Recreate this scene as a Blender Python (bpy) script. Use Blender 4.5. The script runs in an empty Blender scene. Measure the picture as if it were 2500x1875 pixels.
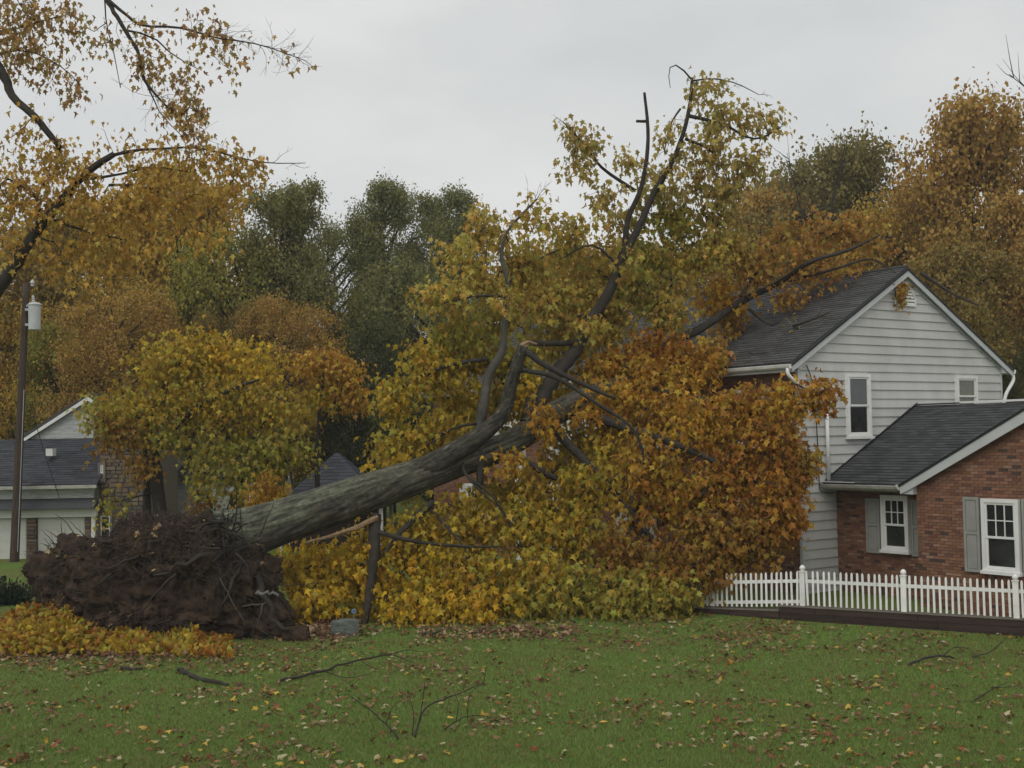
import bpy, bmesh, math, random
import numpy as np
from mathutils import Vector, Matrix, noise

random.seed(7); rng = np.random.default_rng(7)
scene = bpy.context.scene
COL = scene.collection

# ------------------------------------------------------------------ camera
F, EYE, K = 3000.0, 4.7, 2500 / 2212
PITCH = math.atan(127.5 / F); ROLL = -math.radians(1.06)
cam = bpy.data.cameras.new("camera"); cam.sensor_width = 36; cam.lens = F / 2500 * 36
cam.clip_start = 0.1; cam.clip_end = 3000
cam_ob = bpy.data.objects.new("camera", cam); COL.objects.link(cam_ob)
MC = Matrix.Rotation(math.pi / 2 + PITCH, 4, 'X') @ Matrix.Rotation(ROLL, 4, 'Z')
cam_ob.matrix_world = Matrix.Translation((0, 0, EYE)) @ MC
scene.camera = cam_ob
# ------------------------------------------------------------------ world, sun, exposure
SUN_EL, SUN_AZ = 50.0, 205.0
world = bpy.data.worlds.new("World"); scene.world = world; world.use_nodes = True
nt = world.node_tree; nt.nodes.clear()
wo = nt.nodes.new('ShaderNodeOutputWorld'); bg = nt.nodes.new('ShaderNodeBackground')
sky = nt.nodes.new('ShaderNodeTexSky'); sky.sky_type = 'NISHITA'; sky.sun_disc = False
sky.sun_elevation = math.radians(SUN_EL); sky.sun_rotation = math.radians(SUN_AZ); sky.dust_density = 5
bw = nt.nodes.new('ShaderNodeRGBToBW'); nt.links.new(sky.outputs[0], bw.inputs[0])
tc = nt.nodes.new('ShaderNodeTexCoord'); mp = nt.nodes.new('ShaderNodeMapping'); mp.inputs['Scale'].default_value = (1, 1, 2.6)
nz = nt.nodes.new('ShaderNodeTexNoise'); nz.inputs['Scale'].default_value = 3.2; nz.inputs['Detail'].default_value = 5; nz.inputs['Roughness'].default_value = 0.5
nt.links.new(tc.outputs['Generated'], mp.inputs['Vector']); nt.links.new(mp.outputs[0], nz.inputs['Vector'])
cr = nt.nodes.new('ShaderNodeValToRGB'); nt.links.new(nz.outputs['Fac'], cr.inputs[0])
cr.color_ramp.elements[0].position = 0.3; cr.color_ramp.elements[0].color = (6.45, 6.7, 6.8, 1)
cr.color_ramp.elements[1].position = 0.72; cr.color_ramp.elements[1].color = (8.3, 8.35, 8.3, 1)
mx = nt.nodes.new('ShaderNodeMix'); mx.data_type = 'RGBA'; mx.inputs[0].default_value = 0.9
nt.links.new(bw.outputs[0], mx.inputs[6]); nt.links.new(cr.outputs[0], mx.inputs[7])
nt.links.new(mx.outputs[2], bg.inputs['Color']); bg.inputs['Strength'].default_value = 0.1
nt.links.new(bg.outputs[0], wo.inputs['Surface'])
sun = bpy.data.lights.new("sun", 'SUN'); sun.energy = 1.0; sun.angle = math.radians(40); sun.color = (1, 0.97, 0.92)
sun_ob = bpy.data.objects.new("sun", sun); COL.objects.link(sun_ob)
a, e = math.radians(SUN_AZ), math.radians(SUN_EL)
sdir = Vector((math.sin(a) * math.cos(e), math.cos(a) * math.cos(e), math.sin(e)))
sun_ob.rotation_euler = sdir.to_track_quat('Z', 'Y').to_euler(); sun_ob.location = sdir * 60
vs = scene.view_settings; vs.view_transform = 'Standard'; vs.look = 'None'; vs.exposure = 0.0; vs.gamma = 1
vs.use_curve_mapping = False
scene.cycles.max_bounces = 5; scene.cycles.diffuse_bounces = 2; scene.cycles.transmission_bounces = 2; scene.cycles.volume_bounces = 0
scene.cycles.transparent_max_bounces = 8; scene.cycles.use_denoising = True; scene.cycles.adaptive_threshold = 0.02

# ------------------------------------------------------------------ helpers
R3 = np.array(MC.to_3x3()); CAM = np.array([0, 0, EYE])
def ray(px, py):
    d = R3 @ np.array([(px * K - 1250) / F, -(py * K - 937.5) / F, -1.0]); return d / d[1]
def at(px, py, Y): return CAM + ray(px, py) * Y
def gnd(px, py, z=0.0):
    d = ray(px, py); return CAM + d * ((z - EYE) / d[2])
def onplane(px, py, p0, n):
    d = ray(px, py); return CAM + d * (np.dot(np.array(p0) - CAM, n) / np.dot(d, n))
def sstep(a, b, x):
    t = np.clip((x - a) / (b - a), 0, 1); return t * t * (3 - 2 * t)
def hgt(x, y):
    return 0.15 * sstep(27.5, 32.0, y) + 0.02 * np.sin(x * 0.7 + 1) * np.sin(y * 0.5)

def make_mesh(name, verts, faces=None, loops=None, totals=None):
    me = bpy.data.meshes.new(name)
    verts = np.asarray(verts, dtype=np.float32).reshape(-1, 3)
    if faces is not None:
        totals = np.array([len(f) for f in faces], dtype=np.int32)
        loops = np.concatenate([np.asarray(f, dtype=np.int32) for f in faces])
    starts = np.concatenate([[0], np.cumsum(totals)[:-1]]).astype(np.int32)
    me.vertices.add(len(verts)); me.vertices.foreach_set('co', verts.ravel())
    me.loops.add(len(loops)); me.loops.foreach_set('vertex_index', np.asarray(loops, dtype=np.int32))
    me.polygons.add(len(totals)); me.polygons.foreach_set('loop_start', starts)
    me.polygons.foreach_set('loop_total', np.asarray(totals, dtype=np.int32))
    me.polygons.foreach_set('use_smooth', np.zeros(len(totals), dtype=bool))
    me.update(calc_edges=True)
    return me
def set_col(me, cols):
    at_ = me.color_attributes.new('col', 'FLOAT_COLOR', 'POINT')
    c = np.ones((len(me.vertices), 4), dtype=np.float32); c[:, :3] = np.asarray(cols)[:, :3]
    at_.data.foreach_set('color', c.ravel())
def link(name, me, mat=None, parent=None, smooth=False):
    o = bpy.data.objects.new(name, me); COL.objects.link(o)
    if mat and me is not None and not me.materials: me.materials.append(mat)
    if parent: o.parent = parent
    if smooth: me.polygons.foreach_set('use_smooth', np.ones(len(me.polygons), dtype=bool))
    return o
def tag(o, label=None, cat=None, group=None, kind=None):
    if label: o['label'] = label
    if cat: o['category'] = cat
    if group: o['group'] = group
    if kind: o['kind'] = kind
    return o
def thing(name, label, cat, loc=(0, 0, 0), rz=0.0, group=None):
    o = bpy.data.objects.new(name, None); COL.objects.link(o); o.location = loc; o.rotation_euler = (0, 0, rz)
    return tag(o, label, cat, group)
def copy_tree(o, parent=None):
    c = o.copy(); COL.objects.link(c)
    if parent: c.parent = parent
    for ch in list(o.children): copy_tree(ch, c)
    return c

class MB:
    """collects shapes; build() links them as one mesh"""
    def __init__(s, T=None): s.v, s.f, s.c, s.n, s.T = [], [], [], 0, T
    def add(s, V, Fs, col=None):
        V = np.asarray(V, dtype=float)
        if s.T is not None: V = s.T(V)
        s.v.append(V); s.f += [[i + s.n for i in f] for f in Fs]; s.n += len(V)
        s.c.append(np.tile(np.array(col if col is not None else (1, 1, 1), dtype=float)[None, :3], (len(V), 1)))
    def box(s, x0, x1, y0, y1, z0, z1, col=None):
        s.add([(x0, y0, z0), (x1, y0, z0), (x1, y1, z0), (x0, y1, z0), (x0, y0, z1), (x1, y0, z1), (x1, y1, z1), (x0, y1, z1)],
              [(0, 3, 2, 1), (4, 5, 6, 7), (0, 1, 5, 4), (1, 2, 6, 5), (2, 3, 7, 6), (3, 0, 4, 7)], col)
    def prism(s, poly, c0, c1, col=None):   # poly in (a,b), extruded along c
        n = len(poly); V = [(p[0], p[1], c0) for p in poly] + [(p[0], p[1], c1) for p in poly]
        s.add(V, [tuple(range(n))[::-1], tuple(range(n, 2 * n))] + [(i, (i + 1) % n, n + (i + 1) % n, n + i) for i in range(n)], col)
    def tube(s, pts, rad, sides=8, cap=True, col=None, wob=0.0):
        P = np.asarray(pts, dtype=float); n = len(P); rad = np.broadcast_to(rad, (n,))
        t = np.gradient(P, axis=0); t /= np.linalg.norm(t, axis=1)[:, None] + 1e-9
        up = np.array([0.13, 0.21, 0.97]) if abs(t[0][2]) < 0.9 else np.array([0.95, 0.2, 0.1])
        A = np.cross(t, up); A /= np.linalg.norm(A, axis=1)[:, None] + 1e-9; B = np.cross(t, A)
        an = np.arange(sides) * 2 * math.pi / sides
        ring = P[:, None, :] + rad[:, None, None] * (np.cos(an)[None, :, None] * A[:, None, :] + np.sin(an)[None, :, None] * B[:, None, :])
        if wob:
            w = 1 + wob * rng.normal(size=(n, sides)); ring = P[:, None, :] + (ring - P[:, None, :]) * w[:, :, None]
        Fs = [(i * sides + j, i * sides + (j + 1) % sides, (i + 1) * sides + (j + 1) % sides, (i + 1) * sides + j) for i in range(n - 1) for j in range(sides)]
        if cap: Fs += [tuple(range(sides))[::-1], tuple(range((n - 1) * sides, n * sides))]
        s.add(ring.reshape(-1, 3), Fs, col)
    def lathe(s, prof, cx, cy, sides=12, col=None):
        V = []; n = len(prof)
        for r, z in prof:
            for j in range(sides): V.append((cx + r * math.cos(j * 2 * math.pi / sides), cy + r * math.sin(j * 2 * math.pi / sides), z))
        Fs = [(i * sides + j, i * sides + (j + 1) % sides, (i + 1) * sides + (j + 1) % sides, (i + 1) * sides + j) for i in range(n - 1) for j in range(sides)]
        Fs += [tuple(range(sides))[::-1], tuple(range((n - 1) * sides, n * sides))]
        s.add(V, Fs, col)
    def mesh(s, name, usecol=False):
        me = make_mesh(name, np.concatenate(s.v), s.f)
        if usecol: set_col(me, np.concatenate(s.c))
        return me
    def build(s, name, mat, parent=None, smooth=False, usecol=False):
        return link(name, s.mesh(name, usecol), mat, parent, smooth)

def spline(pts, n):
    P = np.asarray(pts, dtype=float); m = len(P)
    if m == 2: return P[0] + (P[1] - P[0]) * np.linspace(0, 1, n)[:, None]
    t = np.linspace(0, m - 1, n); out = []
    for x in t:
        i = min(int(x), m - 2); f = x - i
        p0 = P[max(i - 1, 0)]; p1 = P[i]; p2 = P[i + 1]; p3 = P[min(i + 2, m - 1)]
        out.append(0.5 * (2 * p1 + (p2 - p0) * f + (2 * p0 - 5 * p1 + 4 * p2 - p3) * f * f + (3 * p1 - p0 - 3 * p2 + p3) * f ** 3))
    return np.array(out)

# ------------------------------------------------------------------ materials
def mat(name, color, rough=0.8, noise_scale=None, var=0.25, bump=0.0, bump_scale=None, attr=False, spec=0.3, dark=None, coord='Object', stretch=(1, 1, 1), objrand=0.0, detail=6):
    m = bpy.data.materials.new(name); m.use_nodes = True; t = m.node_tree; b = t.nodes['Principled BSDF']
    b.inputs['Roughness'].default_value = rough; b.inputs['Specular IOR Level'].default_value = spec
    L = t.links.new; src = None
    if attr:
        A = t.nodes.new('ShaderNodeAttribute'); A.attribute_name = 'col'; src = A.outputs['Color']
    if noise_scale or bump:
        tcn = t.nodes.new('ShaderNodeTexCoord'); mpn = t.nodes.new('ShaderNodeMapping'); mpn.inputs['Scale'].default_value = stretch
        L(tcn.outputs[coord], mpn.inputs['Vector'])
    if noise_scale:
        n = t.nodes.new('ShaderNodeTexNoise'); n.inputs['Scale'].default_value = noise_scale; n.inputs['Detail'].default_value = detail; n.inputs['Roughness'].default_value = 0.62
        L(mpn.outputs[0], n.inputs['Vector'])
        r = t.nodes.new('ShaderNodeValToRGB'); r.color_ramp.elements[0].position = 0.3; r.color_ramp.elements[1].position = 0.7
        if attr:
            r.color_ramp.elements[0].color = (1 - var,) * 3 + (1,); r.color_ramp.elements[1].color = (1 + var,) * 3 + (1,)
            mu = t.nodes.new('ShaderNodeMix'); mu.data_type = 'RGBA'; mu.blend_type = 'MULTIPLY'; mu.inputs[0].default_value = 1
            L(src, mu.inputs[6]); L(r.outputs[0], mu.inputs[7]); src = mu.outputs[2]
        else:
            d = dark or tuple(c * (1 - var) for c in color)
            r.color_ramp.elements[0].color = tuple(d) + (1,); r.color_ramp.elements[1].color = tuple(min(1, c * (1 + var * 0.5)) for c in color) + (1,)
            src = r.outputs[0]
        L(n.outputs['Fac'], r.inputs[0])
    if objrand:
        oi = t.nodes.new('ShaderNodeObjectInfo'); mr = t.nodes.new('ShaderNodeMapRange')
        mr.inputs['To Min'].default_value = 1 - objrand; mr.inputs['To Max'].default_value = 1 + objrand
        L(oi.outputs['Random'], mr.inputs['Value'])
        mu = t.nodes.new('ShaderNodeVectorMath'); mu.operation = 'SCALE'
        if src is None:
            mu.inputs[0].default_value = color
        else: L(src, mu.inputs[0])
        L(mr.outputs[0], mu.inputs['Scale']); src = mu.outputs[0]
    if src is not None: L(src, b.inputs['Base Color'])
    else: b.inputs['Base Color'].default_value = tuple(color) + (1,)
    if bump:
        n2 = t.nodes.new('ShaderNodeTexNoise'); n2.inputs['Scale'].default_value = bump_scale or 20; n2.inputs['Detail'].default_value = 8; n2.inputs['Roughness'].default_value = 0.65
        L(mpn.outputs[0], n2.inputs['Vector'])
        bp = t.nodes.new('ShaderNodeBump'); bp.inputs['Strength'].default_value = min(1, bump); bp.inputs['Distance'].default_value = 0.03
        L(n2.outputs['Fac'], bp.inputs['Height']); L(bp.outputs[0], b.inputs['Normal'])
    return m
def leaf_mat(name, trans=0.35, attr=True, ramp=None, rough=0.45):
    m = bpy.data.materials.new(name); m.use_nodes = True; t = m.node_tree; b = t.nodes['Principled BSDF']; L = t.links.new
    A = t.nodes.new('ShaderNodeAttribute'); A.attribute_name = 'col'; src = A.outputs['Color']
    if ramp:
        tcn = t.nodes.new('ShaderNodeTexCoord'); n = t.nodes.new('ShaderNodeTexNoise'); n.inputs['Scale'].default_value = 0.35; n.inputs['Detail'].default_value = 3
        L(tcn.outputs['Object'], n.inputs['Vector'])
        sx = t.nodes.new('ShaderNodeSeparateColor'); L(src, sx.inputs[0])
        m1 = t.nodes.new('ShaderNodeMath'); m1.operation = 'MULTIPLY_ADD'; m1.inputs[1].default_value = 1.3; m1.inputs[2].default_value = -0.45; L(n.outputs['Fac'], m1.inputs[0])
        m2 = t.nodes.new('ShaderNodeMath'); m2.operation = 'MULTIPLY_ADD'; m2.inputs[1].default_value = 0.75; L(sx.outputs[0], m2.inputs[0]); L(m1.outputs[0], m2.inputs[2])
        r = t.nodes.new('ShaderNodeValToRGB'); els = r.color_ramp.elements
        while len(els) < len(ramp): els.new(0.5)
        for i, c in enumerate(ramp):
            els[i].position = 0.12 + 0.76 * i / (len(ramp) - 1); els[i].color = tuple(c) + (1,)
        L(m2.outputs[0], r.inputs[0]); src = r.outputs[0]
    L(src, b.inputs['Base Color']); b.inputs['Roughness'].default_value = rough; b.inputs['Specular IOR Level'].default_value = 0.25
    tr = t.nodes.new('ShaderNodeBsdfTranslucent'); L(src, tr.inputs['Color'])
    mxs = t.nodes.new('ShaderNodeMixShader'); mxs.inputs[0].default_value = trans
    L(b.outputs[0], mxs.inputs[1]); L(tr.outputs[0], mxs.inputs[2]); L(mxs.outputs[0], t.nodes['Material Output'].inputs['Surface'])
    return m

M = dict(
    siding=mat('siding_paint', (0.57, 0.565, 0.545), 0.6, 0.9, 0.10, 0.15, 30, dark=(0.455, 0.45, 0.43), stretch=(1.2, 1, 0.7)),
    white=mat('white_trim', (0.78, 0.78, 0.75), 0.45, 3, 0.10),
    vinyl=mat('white_vinyl', (0.82, 0.82, 0.78), 0.4, 5, 0.12, objrand=0.08),
    fascia=mat('grey_fascia', (0.52, 0.535, 0.53), 0.5, 2, 0.08),
    shutter=mat('grey_shutter', (0.31, 0.31, 0.285), 0.6, 3, 0.12),
    shutter_white=mat('pale_shutter', (0.62, 0.62, 0.58), 0.6, 3, 0.1),
    pane=mat('dark_pane', (0.034, 0.036, 0.034), 0.05, 1.6, 0.7, spec=0.5),  # mottled base tone paints uneven reflections into the glass
    pane_pale=mat('pane_with_shade', (0.10, 0.11, 0.105), 0.1, 1.5, 0.3, spec=0.5),
    pane_curtain=mat('pane_with_curtain', (0.16, 0.165, 0.12), 0.12, 9, 0.5, spec=0.5, stretch=(3, 3, 0.6)),
    mortar=mat('mortar', (0.16, 0.115, 0.09), 0.95, 20, 0.2),
    brick=mat('brick', (0.3, 0.1, 0.06), 0.85, 30, 0.18, 0.4, 60, attr=True),
    shingle=mat('asphalt_shingle', (0.08, 0.08, 0.078), 0.9, 60, 0.35, 0.5, 150, attr=True),
    shingle_flat=mat('roof_felt', (0.075, 0.077, 0.08), 0.9, 14, 0.35, 0.3, 60),
    soffit=mat('soffit', (0.35, 0.34, 0.31), 0.8),
    metal=mat('galvanised', (0.42, 0.43, 0.43), 0.4, 6, 0.15),
    gutter=mat('gutter_paint', (0.70, 0.70, 0.66), 0.4, 2.5, 0.22),
    gutter_dirty=mat('stained_gutter', (0.44, 0.43, 0.38), 0.55, 3.0, 0.35, stretch=(1, 1, 4)),
    cable=mat('black_cable', (0.02, 0.02, 0.02), 0.6),
    timber=mat('dark_timber', (0.055, 0.036, 0.028), 0.85, 4, 0.4, 0.6, 30, stretch=(0.5, 0.5, 5), objrand=0.25),
    timber_cap=mat('weathered_cap', (0.17, 0.15, 0.12), 0.9, 6, 0.3),
    trunk_bark=mat('trunk_bark', (0.1, 0.1, 0.08), 0.9, 9, 0.45, 0.9, 22, attr=True),
    bark=mat('maple_bark', (0.085, 0.080, 0.064), 0.9, 2.6, 0.5, 1.0, 14, dark=(0.045, 0.042, 0.033)),
    bark_pale=mat('pale_bark', (0.17, 0.165, 0.15), 0.9, 3, 0.35, 0.7, 20),
    bark_dark=mat('dark_wet_bark', (0.045, 0.038, 0.03), 0.85, 5, 0.4, 0.7, 25),
    twig=mat('twig_bark', (0.06, 0.048, 0.038), 0.85),
    wood=mat('torn_wood', (0.30, 0.20, 0.11), 0.8, 12, 0.4, 0.6, 40),
    pole=mat('creosote_pole', (0.075, 0.052, 0.040), 0.9, 5, 0.45, 0.6, 25, stretch=(3, 3, 0.3)),
    porcelain=mat('grey_porcelain', (0.45, 0.46, 0.46), 0.3),
    tank=mat('transformer_paint', (0.50, 0.52, 0.52), 0.45, 3, 0.12),
    soil=None, lawn=None,
    stone=mat('field_stone', (0.24, 0.18, 0.13), 0.9, 8, 0.3, 0.6, 25, attr=True),
    stone_mortar=mat('stone_mortar', (0.20, 0.17, 0.135), 0.95, 12, 0.25),
    rock=mat('grey_rock', (0.13, 0.145, 0.125), 0.9, 5, 0.4, 0.8, 18),
    door=mat('garage_door_paint', (0.55, 0.55, 0.50), 0.55, 1.2, 0.08),
    paint_old=mat('weathered_white', (0.50, 0.51, 0.49), 0.7, 3, 0.35, stretch=(1, 1, 6)),
    blue=mat('blue_enamel', (0.13, 0.19, 0.30), 0.35, 12, 0.3),
    canvas=mat('umbrella_canvas', (0.27, 0.26, 0.21), 0.85, 6, 0.25),
    grass=leaf_mat('grass_blade', 0.25), leaf=leaf_mat('maple_leaf', 0.45), litter=leaf_mat('fallen_leaf', 0.12, rough=0.55),
)
def grain_bark(m):
    t = m.node_tree; L = t.links.new; b = t.nodes['Principled BSDF']; ax = Vector((8.3, 4.4, 3.4)).normalized(); b1 = ax.cross(Vector((0, 0, 1))).normalized(); b2 = ax.cross(b1)
    tcn = t.nodes.new('ShaderNodeTexCoord'); cmb = t.nodes.new('ShaderNodeCombineXYZ')
    for i_, (v_, k_) in enumerate(((ax, 1.3), (b1, 11.0), (b2, 11.0))):
        dn = t.nodes.new('ShaderNodeVectorMath'); dn.operation = 'DOT_PRODUCT'; dn.inputs[1].default_value = v_ * k_; L(tcn.outputs['Object'], dn.inputs[0]); L(dn.outputs['Value'], cmb.inputs[i_])
    n = t.nodes.new('ShaderNodeTexNoise'); n.inputs['Scale'].default_value = 1.0; n.inputs['Detail'].default_value = 7; n.inputs['Roughness'].default_value = 0.6; n.inputs['Distortion'].default_value = 0.4; L(cmb.outputs[0], n.inputs['Vector'])
    r = t.nodes.new('ShaderNodeValToRGB'); r.color_ramp.elements[0].position = 0.36; r.color_ramp.elements[0].color = (0.38, 0.38, 0.38, 1); r.color_ramp.elements[1].position = 0.62; r.color_ramp.elements[1].color = (1.25, 1.25, 1.25, 1); L(n.outputs['Fac'], r.inputs[0])
    old = b.inputs['Base Color'].links[0].from_socket; mu = t.nodes.new('ShaderNodeMix'); mu.data_type = 'RGBA'; mu.blend_type = 'MULTIPLY'; mu.inputs[0].default_value = 1; L(old, mu.inputs[6]); L(r.outputs[0], mu.inputs[7]); L(mu.outputs[2], b.inputs['Base Color'])
    bp = t.nodes.new('ShaderNodeBump'); bp.inputs['Strength'].default_value = 1.0; bp.inputs['Distance'].default_value = 0.05; L(n.outputs['Fac'], bp.inputs['Height']); L(bp.outputs[0], b.inputs['Normal'])
grain_bark(M['trunk_bark'])
def soil_mat():
    m = mat('root_soil', (0.074, 0.050, 0.033), 0.97, 3.0, 0.6, 1.0, 26, dark=(0.014, 0.011, 0.009), spec=0.1); return m
M['soil'] = soil_mat()
def lawn_mat():
    m = bpy.data.materials.new('lawn'); m.use_nodes = True; t = m.node_tree; b = t.nodes['Principled BSDF']; L = t.links.new
    b.inputs['Roughness'].default_value = 0.9; b.inputs['Specular IOR Level'].default_value = 0.1
    tcn = t.nodes.new('ShaderNodeTexCoord')
    n1 = t.nodes.new('ShaderNodeTexNoise'); n1.inputs['Scale'].default_value = 0.45; n1.inputs['Detail'].default_value = 6
    n2 = t.nodes.new('ShaderNodeTexNoise'); n2.inputs['Scale'].default_value = 22; n2.inputs['Detail'].default_value = 6
    L(tcn.outputs['Object'], n1.inputs['Vector']); L(tcn.outputs['Object'], n2.inputs['Vector'])
    r1 = t.nodes.new('ShaderNodeValToRGB'); r1.color_ramp.elements[0].position = 0.32; r1.color_ramp.elements[0].color = (0.14, 0.14, 0.045, 1)
    r1.color_ramp.elements[1].position = 0.66; r1.color_ramp.elements[1].color = (0.12, 0.20, 0.042, 1)
    r2 = t.nodes.new('ShaderNodeValToRGB'); r2.color_ramp.elements[0].position = 0.3; r2.color_ramp.elements[0].color = (0.55, 0.55, 0.55, 1)
    r2.color_ramp.elements[1].position = 0.7; r2.color_ramp.elements[1].color = (1.25, 1.2, 1.1, 1)
    L(n1.outputs['Fac'], r1.inputs[0]); L(n2.outputs['Fac'], r2.inputs[0])
    mu = t.nodes.new('ShaderNodeMix'); mu.data_type = 'RGBA'; mu.blend_type = 'MULTIPLY'; mu.inputs[0].default_value = 1
    L(r1.outputs[0], mu.inputs[6]); L(r2.outputs[0], mu.inputs[7]); L(mu.outputs[2], b.inputs['Base Color'])
    bp = t.nodes.new('ShaderNodeBump'); bp.inputs['Strength'].default_value = 0.6; bp.inputs['Distance'].default_value = 0.04
    L(n2.outputs['Fac'], bp.inputs['Height']); L(bp.outputs[0], b.inputs['Normal'])
    return m
M['lawn'] = lawn_mat()

# palettes (linear base colours of the leaves, backlight painted in for the crown top)
PAL = dict(
    yellow=[(0.690, 0.464, 0.035), (0.759, 0.534, 0.050), (0.598, 0.406, 0.030), (0.529, 0.429, 0.050), (0.621, 0.348, 0.030)],
    gold=[(0.529, 0.360, 0.035), (0.483, 0.360, 0.040), (0.575, 0.418, 0.050), (0.414, 0.360, 0.050), (0.483, 0.278, 0.030)],
    olive=[(0.391, 0.336, 0.055), (0.345, 0.313, 0.055), (0.460, 0.371, 0.060), (0.380, 0.394, 0.070), (0.483, 0.336, 0.050)],
    tan=[(0.529, 0.383, 0.100), (0.483, 0.325, 0.090), (0.483, 0.406, 0.110), (0.552, 0.348, 0.090), (0.437, 0.383, 0.100)],
    orange=[(0.45, 0.20, 0.028), (0.51, 0.25, 0.033), (0.38, 0.155, 0.025), (0.47, 0.29, 0.038), (0.32, 0.135, 0.024)],
    brown=[(0.36, 0.185, 0.032), (0.42, 0.22, 0.034), (0.31, 0.145, 0.026), (0.40, 0.27, 0.042), (0.35, 0.23, 0.038)],
    amber=[(0.552, 0.290, 0.035), (0.598, 0.360, 0.045), (0.483, 0.232, 0.030), (0.575, 0.394, 0.050)],
    toptan_backlit=[(0.56, 0.41, 0.125), (0.50, 0.39, 0.12), (0.46, 0.38, 0.10), (0.56, 0.38, 0.11), (0.44, 0.37, 0.09)],  # sky backlight painted into the top leaves as a paler tan
    palegold=[(0.58, 0.43, 0.085), (0.54, 0.42, 0.09), (0.50, 0.42, 0.085), (0.58, 0.38, 0.075), (0.45, 0.40, 0.08), (0.54, 0.33, 0.07)],
    rooftan=[(0.506, 0.278, 0.060), (0.460, 0.232, 0.050), (0.529, 0.336, 0.075), (0.414, 0.197, 0.045), (0.483, 0.348, 0.070)],
    leftgold=[(0.62, 0.40, 0.08), (0.58, 0.35, 0.07), (0.52, 0.39, 0.085), (0.60, 0.36, 0.065), (0.48, 0.28, 0.065)],
    nearleft=[(0.50, 0.31, 0.10), (0.45, 0.26, 0.09), (0.37, 0.20, 0.085), (0.52, 0.36, 0.11), (0.38, 0.31, 0.10)],
)
def pal_cols(name, n):
    p = np.array(PAL[name]); c = p[rng.integers(0, len(p), n)]
    return c * rng.uniform(0.78, 1.18, (n, 1)) * rng.uniform(0.94, 1.06, (n, 3))

# ------------------------------------------------------------------ leaves
def fan(outline, centre):
    V = [centre] + outline; n = len(outline)
    return np.array(V, dtype=float), [(0, 1 + i, 1 + (i + 1) % n) for i in range(n)]
_half = [(0.27, -0.07, -0.03), (0.22, 0.13, 0.02), (0.52, 0.42, -0.07), (0.20, 0.47, 0.02), (0.14, 0.70, 0.0)]
MAPLE = fan([(0, 0, 0)] + _half + [(0, 1.0, -0.08)] + [(-x, y, z) for x, y, z in _half[::-1]], (0, 0.32, 0.05))
_h2 = [(0.50, 0.34, -0.05), (0.18, 0.48, 0.02)]
STAR = fan([(0, -0.04, 0)] + _h2 + [(0, 1.0, -0.06)] + [(-x, y, z) for x, y, z in _h2[::-1]], (0, 0.34, 0.05))
OVAL = fan([(0, 0, 0), (0.30, 0.3, -0.05), (0.24, 0.68, -0.05), (0, 1.0, -0.12), (-0.24, 0.68, -0.05), (-0.30, 0.3, -0.05)], (0, 0.45, 0.06))
FOLD = (np.array([(0, 0, 0), (0.46, 0.42, 0.10), (0, 0.98, 0), (-0.46, 0.42, 0.10)]), [(0, 1, 2), (0, 2, 3)])
def curl(tm, a, b, tw):
    V = tm[0].copy(); V[:, 2] += a * np.abs(V[:, 0]) + b * (V[:, 1] - 0.3) ** 2 + tw * V[:, 0] * V[:, 1]; return (V, tm[1])
MAPLES = [curl(MAPLE, 0.25, -0.3, 0.1), curl(MAPLE, -0.3, -0.55, -0.3), curl(MAPLE, 0.55, -0.7, 0.35), curl(MAPLE, 0.1, 0.25, -0.2)]
def unit(v): return v / (np.linalg.norm(v, axis=-1, keepdims=True) + 1e-9)
def leaf_arrays(P, axis, nrm, size, col, tm):
    TV, TF = tm; n, k = len(P), len(TV)
    axis = unit(axis); side = unit(np.cross(axis, nrm)); nrm = np.cross(side, axis)
    V = P[:, None, :] + size[:, None, None] * (TV[None, :, 0, None] * side[:, None, :] + TV[None, :, 1, None] * axis[:, None, :] + TV[None, :, 2, None] * nrm[:, None, :])
    TF = np.array(TF); loops = (TF[None] + (np.arange(n) * k)[:, None, None]).reshape(-1)
    tot = np.full(n * len(TF), TF.shape[1], dtype=np.int32)
    return V.reshape(-1, 3), loops, tot, np.repeat(col, k, axis=0)
def leaf_mesh(name, P, axis, nrm, size, col, tm):
    if tm is MAPLE:
        ids = rng.integers(0, len(MAPLES), len(P)); parts = [leaf_arrays(P[ids == q], axis[ids == q], nrm[ids == q], size[ids == q], col[ids == q], MAPLES[q]) for q in range(len(MAPLES))]
        off = np.cumsum([0] + [len(p[0]) for p in parts]); V = np.concatenate([p[0] for p in parts]); l = np.concatenate([p[1] + o_ for p, o_ in zip(parts, off)]); t = np.concatenate([p[2] for p in parts]); c = np.concatenate([p[3] for p in parts])
    else: V, l, t, c = leaf_arrays(P, axis, nrm, size, col, tm)
    me = make_mesh(name, V, loops=l, totals=t); set_col(me, c); return me

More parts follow.
